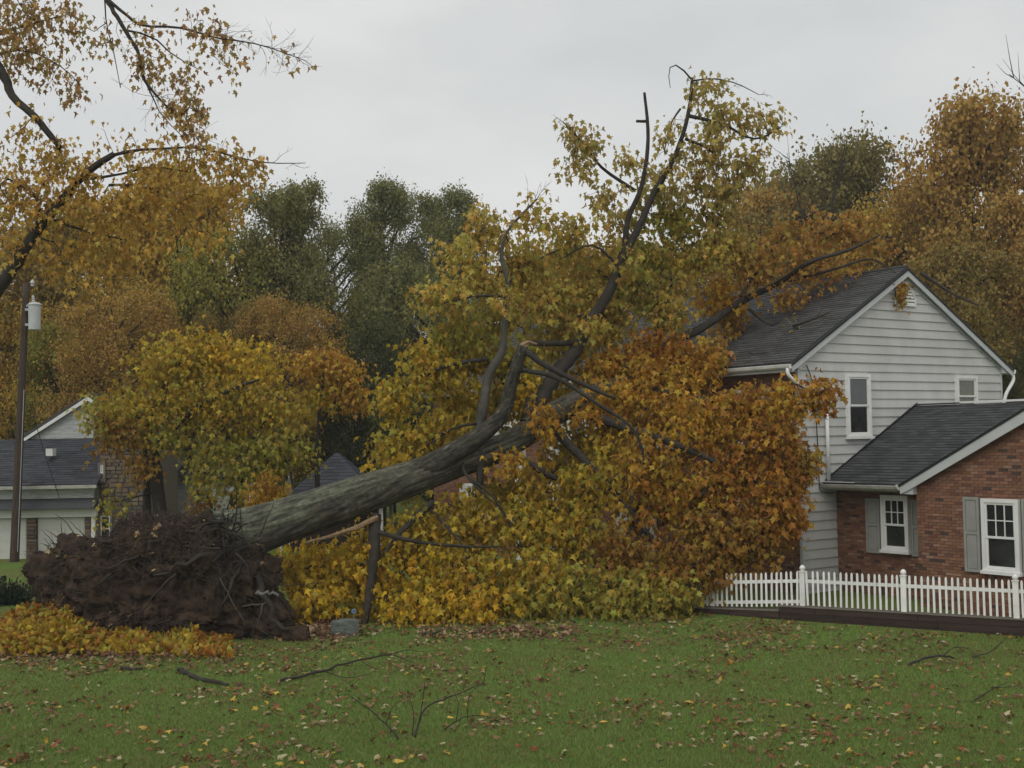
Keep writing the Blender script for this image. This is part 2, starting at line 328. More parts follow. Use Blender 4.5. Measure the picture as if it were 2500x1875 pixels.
def grow(skel, blobs, per=10, size=0.17, spread=0.33, tm=MAPLE, droop=0.75, twig_r=0.006, floor=None, avoid=None, jit=0.3):
    """leaf clusters through ellipsoid volumes, each hung on a twig that leads back to the limbs"""
    C, pal = [], []
    for (c, r, n, p) in blobs:
        d = unit(rng.normal(size=(n, 3))) * (rng.uniform(0, 1, (n, 1)) ** 0.42)
        d = d * (1 + 0.12 * rng.normal(size=(n, 1))); o3 = Vector(np.asarray(c) * 1.7)
        d = d * np.array([[0.92 + 0.75 * noise.noise(Vector(q_) * 1.9 + o3)] for q_ in d])
        ln_ = np.linalg.norm(d, axis=1, keepdims=True); d = d * np.minimum(1.0, 1.18 / np.maximum(ln_, 1e-6))
        C.append(np.asarray(c) + d * np.asarray(r)); pal += [p] * n
    C = np.concatenate(C); pal = np.array(pal)
    keep = np.ones(len(C), bool)
    if floor is not None: C[:, 2] = np.maximum(C[:, 2], floor(C[:, 0], C[:, 1]) + rng.uniform(0.06, 0.35, len(C)))
    if avoid is not None: keep &= ~avoid(C)
    C = C[keep]; pal = pal[keep]
    S = np.asarray(skel); n = len(C)
    # greedy attach, nearest first
    d0 = np.full(n, 1e9); par = np.full(n, -1); tgt = np.zeros((n, 3))
    for i in range(0, n, 400):
        D = np.linalg.norm(C[i:i + 400, None, :] - S[None], axis=2); j = D.argmin(1)
        d0[i:i + 400] = D[np.arange(len(j)), j]; tgt[i:i + 400] = S[j]
    best = d0.copy(); done = np.zeros(n, bool); order = []
    for _ in range(n):
        i = int(np.where(done, 1e9, best).argmin()); done[i] = True; order.append(i)
        d = np.linalg.norm(C - C[i], axis=1) * 1.12 + 0.12
        u = (~done) & (d < best); best[u] = d[u]; par[u] = i; tgt[u] = C[i]
    cnt = np.ones(n)
    for i in order[::-1]:
        if par[i] >= 0: cnt[par[i]] += cnt[i]
    rad = twig_r * np.sqrt(cnt) ** 0.85
    # twigs: 3-sided, 4 rings
    tt = np.linspace(0, 1, 4)[None, :, None]; mid = (C + tgt) / 2 + rng.normal(size=(n, 3)) * 0.08 * best[:, None] + np.array([0, 0, 0.06]) * best[:, None]
    Q = (1 - tt) ** 2 * tgt[:, None, :] + 2 * tt * (1 - tt) * mid[:, None, :] + tt ** 2 * C[:, None, :]
    ax = unit(C - tgt); A = unit(np.cross(ax, np.array([0.2, 0.3, 0.93]))); B = np.cross(ax, A)
    r4 = rad[:, None] * np.linspace(1.25, 0.8, 4)[None, :]
    an = np.arange(3) * 2 * math.pi / 3
    ring = Q[:, :, None, :] + r4[:, :, None, None] * (np.cos(an)[None, None, :, None] * A[:, None, None, :] + np.sin(an)[None, None, :, None] * B[:, None, None, :])
    base = (np.arange(n) * 12)[:, None, None, None]
    ii, jj = np.meshgrid(np.arange(3), np.arange(3), indexing='ij')
    q = np.stack([ii * 3 + jj, ii * 3 + (jj + 1) % 3, (ii + 1) * 3 + (jj + 1) % 3, (ii + 1) * 3 + jj], -1)
    loops = (q[None] + base).reshape(-1); tw = make_mesh('twigs', ring.reshape(-1, 3), loops=loops, totals=np.full(n * 9, 4))
    # leaves
    N = n * per; own = np.repeat(np.arange(n), per)
    P = C[own] + np.clip(rng.normal(size=(N, 3)), -1.9, 1.9) * spread * np.array([0.9, 0.9, 0.9]) - ax[own] * rng.uniform(0, 0.3, (N, 1)); P[:, 2] -= np.abs(rng.normal(size=N)) * spread * 0.5
    if floor is not None: P[:, 2] = np.maximum(P[:, 2], floor(P[:, 0], P[:, 1]) + 0.05)
    if avoid is not None:
        k = ~avoid(P); P = P[k]; own = own[k]; N = len(P)
    axis = unit(rng.normal(size=(N, 3))) * (1 - droop) + np.array([0, 0, -droop]) + unit(P - C[own]) * jit
    nrm = unit(rng.normal(size=(N, 3)) + np.array([0, 0, 0.5]) + unit(P - C[own]) * 0.6)
    col = np.zeros((N, 3))
    cl_j = rng.uniform(0.68, 1.18, (n, 1))
    for p in set(pal):
        s = pal[own] == p; col[s] = pal_cols(p, int(s.sum()))
    col *= cl_j[own]
    sz = size * rng.uniform(0.5, 1.28, N)
    return tw, leaf_mesh('crown', P, axis, nrm, sz, col, tm)
def sample_limbs(limbs, step=0.25):
    out = []
    for P, r in limbs:
        L = np.linalg.norm(np.diff(P, axis=0), axis=1).sum(); out.append(spline(P, max(3, int(L / step))))
    return np.concatenate(out)

# ================================================================== GROUND
def grid(xs, ys, zf):
    X, Y = np.meshgrid(xs, ys); V = np.stack([X, Y, zf(X, Y)], -1).reshape(-1, 3); nx, ny = len(xs), len(ys)
    i, j = np.meshgrid(np.arange(nx - 1), np.arange(ny - 1)); b = (j * nx + i).reshape(-1)
    return V, np.stack([b, b + 1, b + nx + 1, b + nx], -1).reshape(-1), np.full((nx - 1) * (ny - 1), 4)
xs = np.concatenate([[-400, -200, -120, -60], np.arange(-30, 31, 1.0), [60, 120, 200, 400]])
ys = np.concatenate([[-60, -20], np.arange(0, 60, 1.0), [70, 90, 130, 250, 420]])
V, l, t = grid(xs, ys, hgt)
lawn = link('lawn', make_mesh('lawn', V, loops=l, totals=t), M['lawn'], smooth=True); tag(lawn, kind='structure')

# ================================================================== MAIN HOUSE
TH = math.atan2(0.568, 0.823); U = np.array([math.cos(TH), math.sin(TH), 0]); W = np.array([-math.sin(TH), math.cos(TH), 0])
HS = 1.08
HC = CAM + (np.array([7.451, 32.0, 0.0]) - CAM) * HS
def hw(x, y, z): return HC + HS * (U * x + W * y + np.array([0, 0, z]))      # house-local to world
def to_house(P): d = (np.asarray(P) - HC) / HS; return np.stack([d @ U, d @ W, d[..., 2]], -1)
GW, LEN, EAVE, APEX, BASE = 8.84, 18.5, 6.60, 9.22, 0.38
SL = (APEX - EAVE) / (GW / 2)
house = thing('siding_house', 'two-storey house with pale grey clapboard gable, brick front and brick side wing', 'house', HC, TH); house.scale = (HS, HS, HS)
TG = lambda V: np.stack([V[:, 0], -V[:, 2], V[:, 1]], -1)                 # (a,b,c): gable side, faces -y
def TF_(x0): return lambda V: np.stack([x0 - V[:, 2], -V[:, 0], V[:, 1]], -1)   # front faces -x, a = -y
# core walls behind the cladding
m = MB(); m.box(0.02, GW - 0.02, 0.03, LEN, 0.0, EAVE); m.prism([(0, 0), (0, 0), (0, 0)], 0, 0) if False else None
m.build('wall_core', M['mortar'], house)
m = MB(TG); m.prism([(0.02, EAVE), (GW - 0.02, EAVE), (GW / 2, APEX - 0.12)], -0.25, -0.03); m.build('gable_core', M['siding'], house)
m = MB(TG); m.prism([(0.02, EAVE), (GW - 0.02, EAVE), (GW / 2, APEX - 0.12)], -LEN, -LEN + 0.2); m.build('gable_core', M['siding'], house)
# clapboards
EXP = 0.246; z = BASE; k = 0
def gx(zz):
    if zz <= EAVE + 0.02: return 0.0, GW
    d = (zz - EAVE) / SL; return d - 0.02, GW - d + 0.02
while z < APEX - 0.1:
    z1 = min(z + EXP + 0.012, APEX - 0.06); a0, b0 = gx(z); a1, b1 = gx(z1)
    if b1 - a1 < 0.05: a1 = b1 = GW / 2; a1 -= 0.02; b1 += 0.02
    m = MB(TG); tilt = 0.040 + 0.004 * math.sin(k * 2.3)
    V = [(a0, z, tilt), (b0, z, tilt), (b1, z1, 0.004), (a1, z1, 0.004), (a0, z, -0.02), (b0, z, -0.02), (b1, z1, -0.02), (a1, z1, -0.02)]
    m.add(V, [(0, 1, 2, 3), (4, 7, 6, 5), (0, 4, 5, 1), (3, 2, 6, 7), (0, 3, 7, 4), (1, 5, 6, 2)])
    m.build('siding_board', M['siding'], house); z += EXP; k += 1
m = MB(TG); m.box(-0.035, 0.05, BASE - 0.1, EAVE, -0.06, 0.034); m.build('corner_trim', M['fascia'], house)
m = MB(TG); m.box(GW - 0.05, GW + 0.035, BASE - 0.1, EAVE, -0.06, 0.034); m.build('corner_trim', M['fascia'], house)

# bricks
BR = [(0.250, 0.109, 0.062), (0.225, 0.094, 0.051), (0.283, 0.132, 0.078), (0.200, 0.083, 0.050), (0.317, 0.167, 0.105), (0.167, 0.070, 0.046), (0.083, 0.051, 0.042), (0.250, 0.121, 0.075), (0.217, 0.101, 0.060), (0.275, 0.117, 0.065)]
BW_ = [3, 3, 2.4, 2.4, 1.3, 2, 1.1, 2, 2, 2]
CW, CHt = 0.213, 0.0715
def brick_wall(wall, T, a0, a1, z0, z1, clip=None, limit=None, holes=()):
    """courses of single bricks; those inside 'limit' are objects, the rest one mesh"""
    stuff = MB(T); protos = []; ns = 0
    if limit:
        for c in BR:
            pm = MB(); pm.box(0.005, CW - 0.006, 0.005, CHt - 0.009, -0.02, 0.012, c); protos.append(pm)
    row = 0; zz = z0; placed = 0; cand = []
    while zz + CHt <= z1 + 0.001:
        a = a0 - (CW / 2 if row % 2 else 0)
        while a < a1:
            s, e_ = max(a, a0), min(a + CW, a1)
            ok = e_ - s > 0.05
            if ok and clip: 
                lo, hi = clip(zz + CHt); s2, e2 = max(s, lo), min(e_, hi); ok = e2 - s2 > 0.04; s, e_ = s2, e2
            if ok and not any(h[0] < (s + e_) / 2 < h[1] and h[2] < zz + CHt / 2 < h[3] for h in holes):
                cand.append((s, e_, zz))
            a += CW
        zz += CHt; row += 1
    if limit: cand.sort(key=lambda q: limit(q))
    meshes = {}
    for i, (s, e_, zz) in enumerate(cand):
        ci = random.choices(range(len(BR)), BW_)[0]; c = np.array(BR[ci]) * random.uniform(0.85, 1.12)
        if limit and placed < 270 and abs(e_ - s - CW) < 1e-4:
            key = ci
            if key not in meshes:
                mm = MB(T); mm.box(0.005, CW - 0.006, 0.005, CHt - 0.009, -0.02, 0.012, np.array(BR[ci]) * [1, 1.12, 1.18])
                if T is not None: pass
                meshes[key] = mm.mesh('brick', True); meshes[key].materials.append(M['brick'])
            o = bpy.data.objects.new('brick', meshes[key]); COL.objects.link(o); o.parent = wall
            o.location = tuple(T(np.array([[s, zz, 0.0]]))[0] - T(np.array([[0, 0, 0.0]]))[0]); placed += 1
        else:
            c = c * np.array([1, 1.12, 1.18]); p = random.uniform(0, 0.004); stuff.box(s + 0.005, e_ - 0.006, zz + 0.005, zz + CHt - 0.009, -0.02, 0.010 + p, c); ns += 1
    if ns: 
        o = stuff.build('bricks', M['brick'], wall, usecol=True); o['kind'] = 'stuff'

# windows: canonical frame a right, b up, c out
def window(parent, T, a0, a1, b0, b1, over=None, pane_top='pane', pane_bot='pane', casing='white', c0=0.03, sill=True, split=0.5):
    w = bpy.data.objects.new('window', None); COL.objects.link(w); w.parent = parent
    t = 0.085
    m = MB(T); m.box(a0, a1, b1 - t, b1, c0 - 0.03, c0 + 0.0752); m.box(a0, a0 + t, b0 + t, b1 - t, c0 - 0.03, c0 + 0.075); m.box(a1 - t, a1, b0 + t, b1 - t, c0 - 0.03, c0 + 0.075)
    m.box(a0, a1, b0, b0 + t, c0 - 0.03, c0 + 0.075); m.build('casing', M[casing], w)
    if sill:
        m = MB(T); m.box(a0 - 0.03, a1 + 0.03, b0 - 0.045, b0 + 0.03, c0 - 0.02, c0 + 0.12); m.build('sill', M[casing], w)
    i0, i1, j0, j1 = a0 + t, a1 - t, b0 + t, b1 - t; mid = j0 + (j1 - j0) * split; s = 0.05
    for nm, lo, hi, cc, pm in (('lower_sash', j0, mid + 0.02, c0 + 0.012, pane_bot), ('upper_sash', mid - 0.02, j1, c0 + 0.03, pane_top)):
        m = MB(T); m.box(i0, i0 + s, lo, hi, c0 - 0.02, cc + 0.022); m.box(i1 - s, i1, lo, hi, c0 - 0.02, cc + 0.022)
        m.box(i0 + s, i1 - s, lo, lo + s, c0 - 0.02, cc + 0.022); m.box(i0 + s, i1 - s, hi - s, hi, c0 - 0.02, cc + 0.022)
        m.build(nm, M['white'], w)
        m = MB(T); m.box(i0 + s, i1 - s, lo + s, hi - s, c0 - 0.02, cc); m.build('pane', M[pm], w)
    if over:
        nx, ny = over; lo, hi = mid - 0.02 + s, j1 - s; m = MB(T)
        for i in range(1, nx):
            x = i0 + s + (i1 - i0 - 2 * s) * i / nx; m.box(x - 0.011, x + 0.011, lo, hi, c0, c0 + 0.05)
        for j in range(1, ny):
            y = lo + (hi - lo) * j / ny; m.box(i0 + s, i1 - s, y - 0.011, y + 0.011, c0, c0 + 0.0485)
        m.build('muntin', M['white'], w)
    return w
def shutter(parent, T, a0, a1, b0, b1, material='shutter', c0=0.02):
    s = bpy.data.objects.new('shutter', None); COL.objects.link(s); s.parent = parent
    m = MB(T); m.box(a0, a1, b0, b1, c0 - 0.015, c0 + 0.022); m.build('back_board', M[material], s)
    w = 0.06; mid = b0 + (b1 - b0) * 0.52; m = MB(T)
    m.box(a0, a0 + w, b0, b1, c0 + 0.018, c0 + 0.045); m.box(a1 - w, a1, b0, b1, c0 + 0.018, c0 + 0.045)
    for y in (b0, mid - w / 2, b1 - w): m.box(a0 + w, a1 - w, y, y + w, c0 + 0.018, c0 + 0.045)
    m.build('stile_frame', M[material], s)
    for lo, hi in ((b0 + w, mid - w / 2), (mid + w / 2, b1 - w)):
        m = MB(T); m.box(a0 + w + 0.025, a1 - w - 0.025, lo + 0.025, hi - 0.025, c0 + 0.018, c0 + 0.036); m.build('raised_panel', M[material], s)

window(house, TG, 1.79, 2.75, 4.50, 6.21, c0=0.045, pane_top='pane_pale', pane_bot='pane')
window(house, TG, 6.55, 7.54, 5.02, 6.22, c0=0.045, pane_top='pane_curtain', pane_bot='pane_curtain', sill=False)
# louvred gable vent
vent = bpy.data.objects.new('gable_vent', None); COL.objects.link(vent); vent.parent = house
vx, vb, vt, hwid = GW / 2, 8.15, 8.84, 0.45
def arch(hw_, top, bot, n=9):
    pts = [(vx - hw_, bot), (vx + hw_, bot)]
    for i in range(n + 1):
        q = i / n; pts.append((vx + hw_ * (1 - 2 * q), bot + (top - bot) * (0.32 + 0.68 * (1 - abs(1 - 2 * q) ** 1.5))))
    return pts
m = MB(TG); m.prism(arch(hwid, vt, vb), 0.02, 0.035); m.build('vent_back', M['cable'], vent)
oa, ia = arch(hwid, vt, vb), arch(hwid - 0.05, vt - 0.05, vb + 0.045); n = len(oa)
m = MB(TG); m.add([(p[0], p[1], 0.03) for p in oa] + [(p[0], p[1], 0.075) for p in oa] + [(p[0], p[1], 0.03) for p in ia] + [(p[0], p[1], 0.075) for p in ia],
      [(n + i, n + (i + 1) % n, 3 * n + (i + 1) % n, 3 * n + i) for i in range(n)] + [(i, (i + 1) % n, n + (i + 1) % n, n + i) for i in range(n)] + [(2 * n + i, 3 * n + i, 3 * n + (i + 1) % n, 2 * n + (i + 1) % n) for i in range(n)])
m.build('vent_frame', M['white'], vent)
zz = vb + 0.05
while zz < vt - 0.10:
    q = (zz + 0.045 - vb) / (vt - vb); wdt = (hwid - 0.05) * (1 if q < 0.32 else max(0.05, (1 - ((q - 0.32) / 0.68)) ** (1 / 1.5)) ** 1)
    m = MB(TG); m.add([(vx - wdt, zz, 0.068), (vx + wdt, zz, 0.068), (vx + wdt, zz + 0.066, 0.036), (vx - wdt, zz + 0.066, 0.036), (vx - wdt, zz - 0.012, 0.06), (vx + wdt, zz - 0.012, 0.06)],
                      [(0, 1, 2, 3), (4, 5, 1, 0), (5, 4, 3, 2)]); m.build('slat', M['white'], vent); zz += 0.092

# roofs: base slab + shingle courses
def roof_plane(parent, e0, e1, r0, r1, thick=0.05, course=0.14, tab=0.30, name='roof', base_col=(0.082, 0.081, 0.08), start=0, end=None):
    """quad e0-e1 along the eave, r0-r1 along the ridge"""
    e0, e1, r0, r1 = map(np.array, (e0, e1, r0, r1)); up = unit((r0 + r1) / 2 - (e0 + e1) / 2); al = unit(e1 - e0); nn = unit(np.cross(al, up)); 
    if nn[2] < 0: nn = -nn
    rf = MB(); V = [e0, e1, r1, r0]; rf.add([v - nn * thick for v in V] + V, [(0, 1, 2, 3), (4, 7, 6, 5), (0, 4, 5, 1), (1, 5, 6, 2), (2, 6, 7, 3), (3, 7, 4, 0)])
    ro = rf.build(name, M['shingle_flat'], parent)
    Ls = np.linalg.norm((r0 + r1) / 2 - (e0 + e1) / 2); n = int(Ls / course)
    for i in range(n):
        f0, f1 = i / n, min(1.0, (i + 1.06) / n); A0, A1 = e0 + (r0 - e0) * f0, e1 + (r1 - e1) * f0; B0, B1 = e0 + (r0 - e0) * f1, e1 + (r1 - e1) * f1
        L = np.linalg.norm(A1 - A0); nt_ = max(1, int(L / tab)); off = (i % 2) * 0.5; mb = MB()
        cuts = [0] + [(j + off + random.uniform(-0.06, 0.06)) / nt_ for j in range(nt_ + 1) if 0.02 < (j + off) / nt_ < 0.98] + [1]
        for s, e_ in zip(cuts[:-1], cuts[1:]):
            g = 0.006 / max(L, 0.1); s_, e2 = s + g, e_ - g
            p = [A0 + (A1 - A0) * s_, A0 + (A1 - A0) * e2, B0 + (B1 - B0) * e2, B0 + (B1 - B0) * s_]
            c = np.array(base_col) * random.uniform(0.72, 1.3); h = 0.022 + random.uniform(0, 0.006)
            mb.add([p[0] + nn * h, p[1] + nn * h, p[2] + nn * 0.008, p[3] + nn * 0.008, p[0] + nn * 0.001, p[1] + nn * 0.001], [(0, 1, 2, 3), (4, 5, 1, 0)], c)
        o = mb.build('shingle_course', M['shingle'], ro, usecol=True)
    return ro
OV, RK = 0.42, 0.16     # eave overhang, rake overhang
ez = EAVE - SL * OV + 0.12; az = APEX + 0.02
roof_plane(house, (-OV, -RK, ez), (-OV, LEN + RK, ez), (GW / 2, -RK, az), (GW / 2, LEN + RK, az), tab=0.33)
m = MB(); m.add([(GW + OV, -RK, ez), (GW + OV, LEN + RK, ez), (GW / 2, LEN + RK, az), (GW / 2, -RK, az), (GW + OV, -RK, ez - 0.05), (GW + OV, LEN + RK, ez - 0.05), (GW / 2, LEN + RK, az - 0.05), (GW / 2, -RK, az - 0.05)],
                [(0, 1, 2, 3), (7, 6, 5, 4), (0, 4, 5, 1), (1, 5, 6, 2), (3, 2, 6, 7), (0, 3, 7, 4)]); m.build('rear_roof', M['shingle_flat'], house)
# rake boards on the gable
for sgn in (0, 1):
    fx = (lambda x: x) if sgn == 0 else (lambda x: GW - x)
    up = math.hypot(1, SL); m = MB(TG)
    poly = [(fx(-OV), ez - 0.075), (fx(GW / 2), az - 0.06), (fx(GW / 2), az - 0.06 - 0.17 * up), (fx(-OV + 0.05), ez - 0.24)]
    m.prism(poly, RK - 0.035, RK + 0.012); m.build('rake_board', M['fascia'], house)
    m = MB(TG); m.prism([(fx(-OV), ez - 0.05), (fx(GW / 2), az - 0.035), (fx(GW / 2), az - 0.06 - 0.03), (fx(-OV), ez - 0.105)], RK + 0.014, RK + 0.034); m.build('rake_edge', M['cable'], house)
    m = MB(TG); m.prism([(fx(0.02), EAVE - 0.06), (fx(GW / 2), APEX - 0.19), (fx(GW / 2), APEX - 0.30), (fx(0.02), EAVE - 0.2)], 0.028, 0.055); m.build('frieze', M['fascia'], house)
    m = MB(TG); m.prism([(fx(-OV), ez - 0.09), (fx(0.04), EAVE + 0.04), (fx(0.04), EAVE - 0.28), (fx(-OV), EAVE - 0.28)], -0.1, RK - 0.04); m.build('eave_return', M['fascia'], house)
# eaves: soffit + gutter along the front
m = MB(); m.box(-OV + 0.02, 0.02, 0.0, LEN, ez - 0.24, ez - 0.20); m.build('soffit', M['soffit'], house)
m = MB(); m.box(-OV + 0.0, -OV + 0.03, -RK + 0.03, LEN, ez - 0.24, ez - 0.055); m.build('fascia', M['fascia'], house)
def gutter(parent, x, y0, y1, z, mt, sgn=-1):
    m = MB(); prof = [(0, 0.0), (0, -0.11), (0.06, -0.125), (0.105, -0.08), (0.12, -0.01), (0.11, 0.0), (0.095, -0.02), (0.09, -0.075), (0.055, -0.105), (0.012, -0.095), (0.012, 0.0)]
    V = [(x + sgn * p, y0, z + q) for p, q in prof] + [(x + sgn * p, y1, z + q) for p, q in prof]; n = len(prof)
    m.add(V, [(i, (i + 1) % n, n + (i + 1) % n, n + i) for i in range(n)] + [tuple(range(n)), tuple(range(n, 2 * n))]); return m.build('gutter', mt, parent)
gutter(house, -OV - 0.002, -RK - 0.02, LEN, ez - 0.045, M['gutter'])
gutter(house, GW + OV + 0.002, -RK - 0.02, LEN, ez - 0.045, M['gutter'], 1)
def downspout(pts, r=0.045):
    m = MB(); m.tube(spline(pts, 16) if len(pts) > 2 else pts, r, 8); return m.build('downspout', M['white'], house, True)
downspout([(-OV - 0.06, -RK + 0.06, ez - 0.16), (-OV - 0.05, -RK + 0.03, ez - 0.34), (-0.05, -0.16, ez - 0.62), (0.78, -0.14, ez - 0.98), (0.95, -0.11, ez - 1.2)], 0.05)
downspout([(0.95, -0.11, ez - 1.18), (0.95, -0.11, 3.32)], 0.05)
downspout([(GW + OV + 0.06, -RK + 0.06, ez - 0.16), (GW + OV + 0.02, -RK + 0.03, ez - 0.38), (GW + 0.1, -0.12, ez - 0.75), (GW - 0.03, -0.11, ez - 1.05)], 0.055)
downspout([(GW - 0.03, -0.11, ez - 1.0), (GW - 0.03, -0.11, 0.4)], 0.055)
downspout([(GW + 0.16, 0.1, ez - 0.6), (GW + 0.16, 0.1, 0.4)], 0.03)
m = MB(); m.tube(spline([(0.28, -0.06, ez - 0.05), (0.42, -0.10, 6.0), (0.55, -0.08, 5.2), (0.62, -0.06, 4.3), (0.64, -0.06, 3.3), (0.70, -0.07, 3.12), (0.86, -0.12, 3.06), (1.1, -0.14, 3.05)], 30), 0.014, 5); m.build('service_cable', M['cable'], house)
m = MB(); m.tube([(GW / 2, -RK, az + 0.02), (GW / 2, LEN + RK, az + 0.02)], 0.05, 6); m.build('ridge_cap', M['shingle_flat'], house)

# front brick wall (faces the fallen tree)
fw = MB(TF_(0.0)); fw.box(-LEN, 0 - 0.01, 0.0, EAVE - 0.1, -0.02, 0.0); fwo = fw.build('front_wall', M['mortar'], house)
T0 = TF_(-0.004)
brick_wall(fwo, T0, -LEN, -0.05, 0.3, EAVE - 0.15)
for yy, z0, z1, sh in ((17.0, 4.3, 5.85, 1), (13.4, 4.3, 5.85, 1), (9.3, 4.3, 5.85, 1), (5.2, 4.3, 5.85, 1), (1.9, 4.3, 5.85, 1), (15.6, 1.2, 3.0, 1), (6.6, 1.25, 2.95, 1), (2.6, 1.25, 2.95, 1)):
    T = TF_(-0.02); window(house, T, -yy - 0.48, -yy + 0.48, z0, z1, over=(3, 2))
    shutter(house, T, -yy - 0.95, -yy - 0.52, z0 - 0.03, z1, 'shutter_white'); shutter(house, T, -yy + 0.52, -yy + 0.95, z0 - 0.03, z1, 'shutter_white')
# entrance with white pilasters
T = TF_(-0.02)
for c in (-12.55, -10.55):
    m = MB(T); m.box(c - 0.23, c + 0.23, 0.4, 4.75, 0, 0.16); m.box(c - 0.28, c + 0.28, 0.3, 0.62, 0, 0.21); m.box(c - 0.28, c + 0.28, 4.75, 4.95, 0, 0.22)
    for i in range(4): m.box(c - 0.17 + i * 0.1, c - 0.13 + i * 0.1, 0.75, 4.6, 0.158, 0.185)
    m.build('pilaster', M['white'], house)
m = MB(T); m.box(-12.85, -10.25, 4.952, 5.25, 0, 0.3); m.build('entablature', M['white'], house)
m = MB(T); m.box(-12.0, -11.1, 0.4, 2.6, 0.0, 0.05); door = m.build('front_door', M['shutter'], house)
m = MB(T); m.box(-12.0 + 0.1, -11.75, 1.35, 1.5, 0.05, 0.1); m.build('handle', M['metal'], door)

# ---- brick wing
XA, XP, YC, WZ = 1.32, 0.32, -3.34, 3.30
ridge_x, ridge_z = 4.8, 5.34
WEND = -10.6
m = MB(); m.box(XA + 0.02, 8.0, WEND, -0.02, 0.0, WZ - 0.15); m.build('wing_core', M['mortar'], house)
wa = MB(TF_(XA)); wa.box(0.03, -YC, 0.3, WZ - 0.1, -0.03, 0.0); wao = wa.build('wing_wall', M['mortar'], house)
brick_wall(wao, TF_(XA - 0.003), 0.04, -YC, 0.35, WZ - 0.16, holes=[(1.56, 2.34, 1.65, 3.0)])
TA = TF_(XA - 0.01)
window(house, TA, 1.54, 2.37, 1.62, 3.03, over=(3, 2), split=0.47); shutter(house, TA, 1.03, 1.46, 1.54, 2.93); shutter(house, TA, 2.43, 2.86, 1.54, 2.93)
roof_plane(house, (XA - 0.5, -0.03, WZ + 0.02), (XA - 0.5, WEND, WZ + 0.02), (ridge_x, -0.03, ridge_z), (ridge_x, WEND, ridge_z), name='wing_roof', base_col=(0.062, 0.064, 0.066), course=0.145)
m = MB(); m.add([(ridge_x, -0.03, ridge_z), (ridge_x, WEND, ridge_z), (8.6, WEND, 3.4), (8.6, -0.03, 3.4), (ridge_x, -0.03, ridge_z - 0.06), (ridge_x, WEND, ridge_z - 0.06), (8.6, WEND, 3.34), (8.6, -0.03, 3.34)], [(0, 1, 2, 3), (4, 7, 6, 5), (0, 4, 5, 1), (2, 6, 7, 3)]); m.build('wing_rear_roof', M['shingle_flat'], house)
m = MB(); m.box(ridge_x - 0.03, ridge_x + 0.1, -4.6, -1.45, ridge_z + 0.03, ridge_z + 0.085); m.build('ridge_flashing', M['white'], house)
m = MB(); m.box(ridge_x - 0.1, ridge_x + 0.1, -1.45, -0.03, ridge_z + 0.02, ridge_z + 0.06); m.build('ridge_cap', M['shingle_flat'], house)
m = MB(TG)
m.prism([(XA - 0.42, WZ + 0.05), (ridge_x, ridge_z + 0.03), (ridge_x, ridge_z + 0.1), (XA - 0.42, WZ + 0.12)], 0.028, 0.055); m.build('step_flashing', M['cable'], house)
gutter(house, XA - 0.5, YC + 0.02, 0.02, WZ + 0.0, M['gutter_dirty'])
m = MB(); m.box(XA - 0.5, XA - 0.47, YC + 0.02, -0.035, WZ - 0.16, WZ - 0.01); m.build('fascia', M['gutter_dirty'], house)
m = MB(); m.box(XA - 0.47, XA - 0.02, YC + 0.02, -0.035, WZ - 0.16, WZ - 0.13); m.build('soffit', M['soffit'], house)
m = MB(); m.box(XA - 0.56, XA - 0.48, -1.05, -0.06, WZ + 0.045, WZ + 0.06); m.build('gutter_guard', M['white'], house)
# projecting brick gable
GS = 0.53; GRY = -6.9; gz0 = 3.36; gap = gz0 + GS * (YC - GRY)
TP = TF_(XP)
pg = MB(TP); pg.prism([(-YC, 0.25), (-YC, gz0), (-GRY, gap - 0.1), (-WEND + 0.0, gz0 - 0.1), (-WEND, 0.25)], -0.4, -0.001); pgo = pg.build('gable_wall', M['mortar'], house)
clipf = lambda zz: (-YC, -WEND) if zz < gz0 else (-YC + (zz - gz0) / GS, -WEND - 0.2 - (zz - gz0) / GS * 0.97)
brick_wall(pgo, TF_(XP - 0.004), -YC, 7.6, 0.35, gap - 0.12, clip=clipf, limit=lambda q: (0 if (q[2] > 1.3 and q[0] < 6.1) else 1, abs(q[2] - 2.6) * 1.0 + abs(q[0] - 4.9) * 0.8), holes=[(5.18, 6.03, 1.5, 3.06), (4.66, 5.06, 1.45, 3.1), (6.1, 6.5, 1.45, 3.1)])
m = MB(); m.box(XP + 0.005, XA - 0.02, YC - 0.02, YC - 0.003, 0.3, gz0 - 0.1); m.build('return_wall', M['mortar'], house)
brick_wall(pgo, lambda V: np.stack([XP + V[:, 0], YC + V[:, 2], V[:, 1]], -1), 0.01, XA - XP - 0.05, 0.35, gz0 - 0.15)
TPW = TF_(XP - 0.012)
window(house, TPW, 5.14, 6.07, 1.46, 3.10, over=(3, 2), split=0.47); shutter(house, TPW, 4.65, 5.06, 1.42, 3.12); shutter(house, TPW, 6.13, 6.54, 1.42, 3.12)
for i in range(16):
    m = MB(TPW); m.box(4.95 + i * 0.075, 5.015 + i * 0.075, 1.20, 1.39, -0.01, 0.05, np.array(BR[i % 7]) * 0.7); m.build('sill_brick', M['brick'], house, usecol=True)
m = MB(TP); q0 = -YC - 0.34
m.prism([(q0, gz0 - 0.02), (-GRY, gap + 0.10), (-GRY, gap - 0.18), (q0 + 0.30, gz0 - 0.10), (q0 + 0.02, gz0 - 0.22)], 0.16, 0.20); m.build('rake_board', M['fascia'], house)
m = MB(TP); m.prism([(q0 - 0.02, gz0 + 0.0), (-GRY, gap + 0.13), (-GRY, gap + 0.10), (q0 - 0.02, gz0 - 0.04)], 0.14, 0.235); m.build('drip_edge', M['cable'], house)
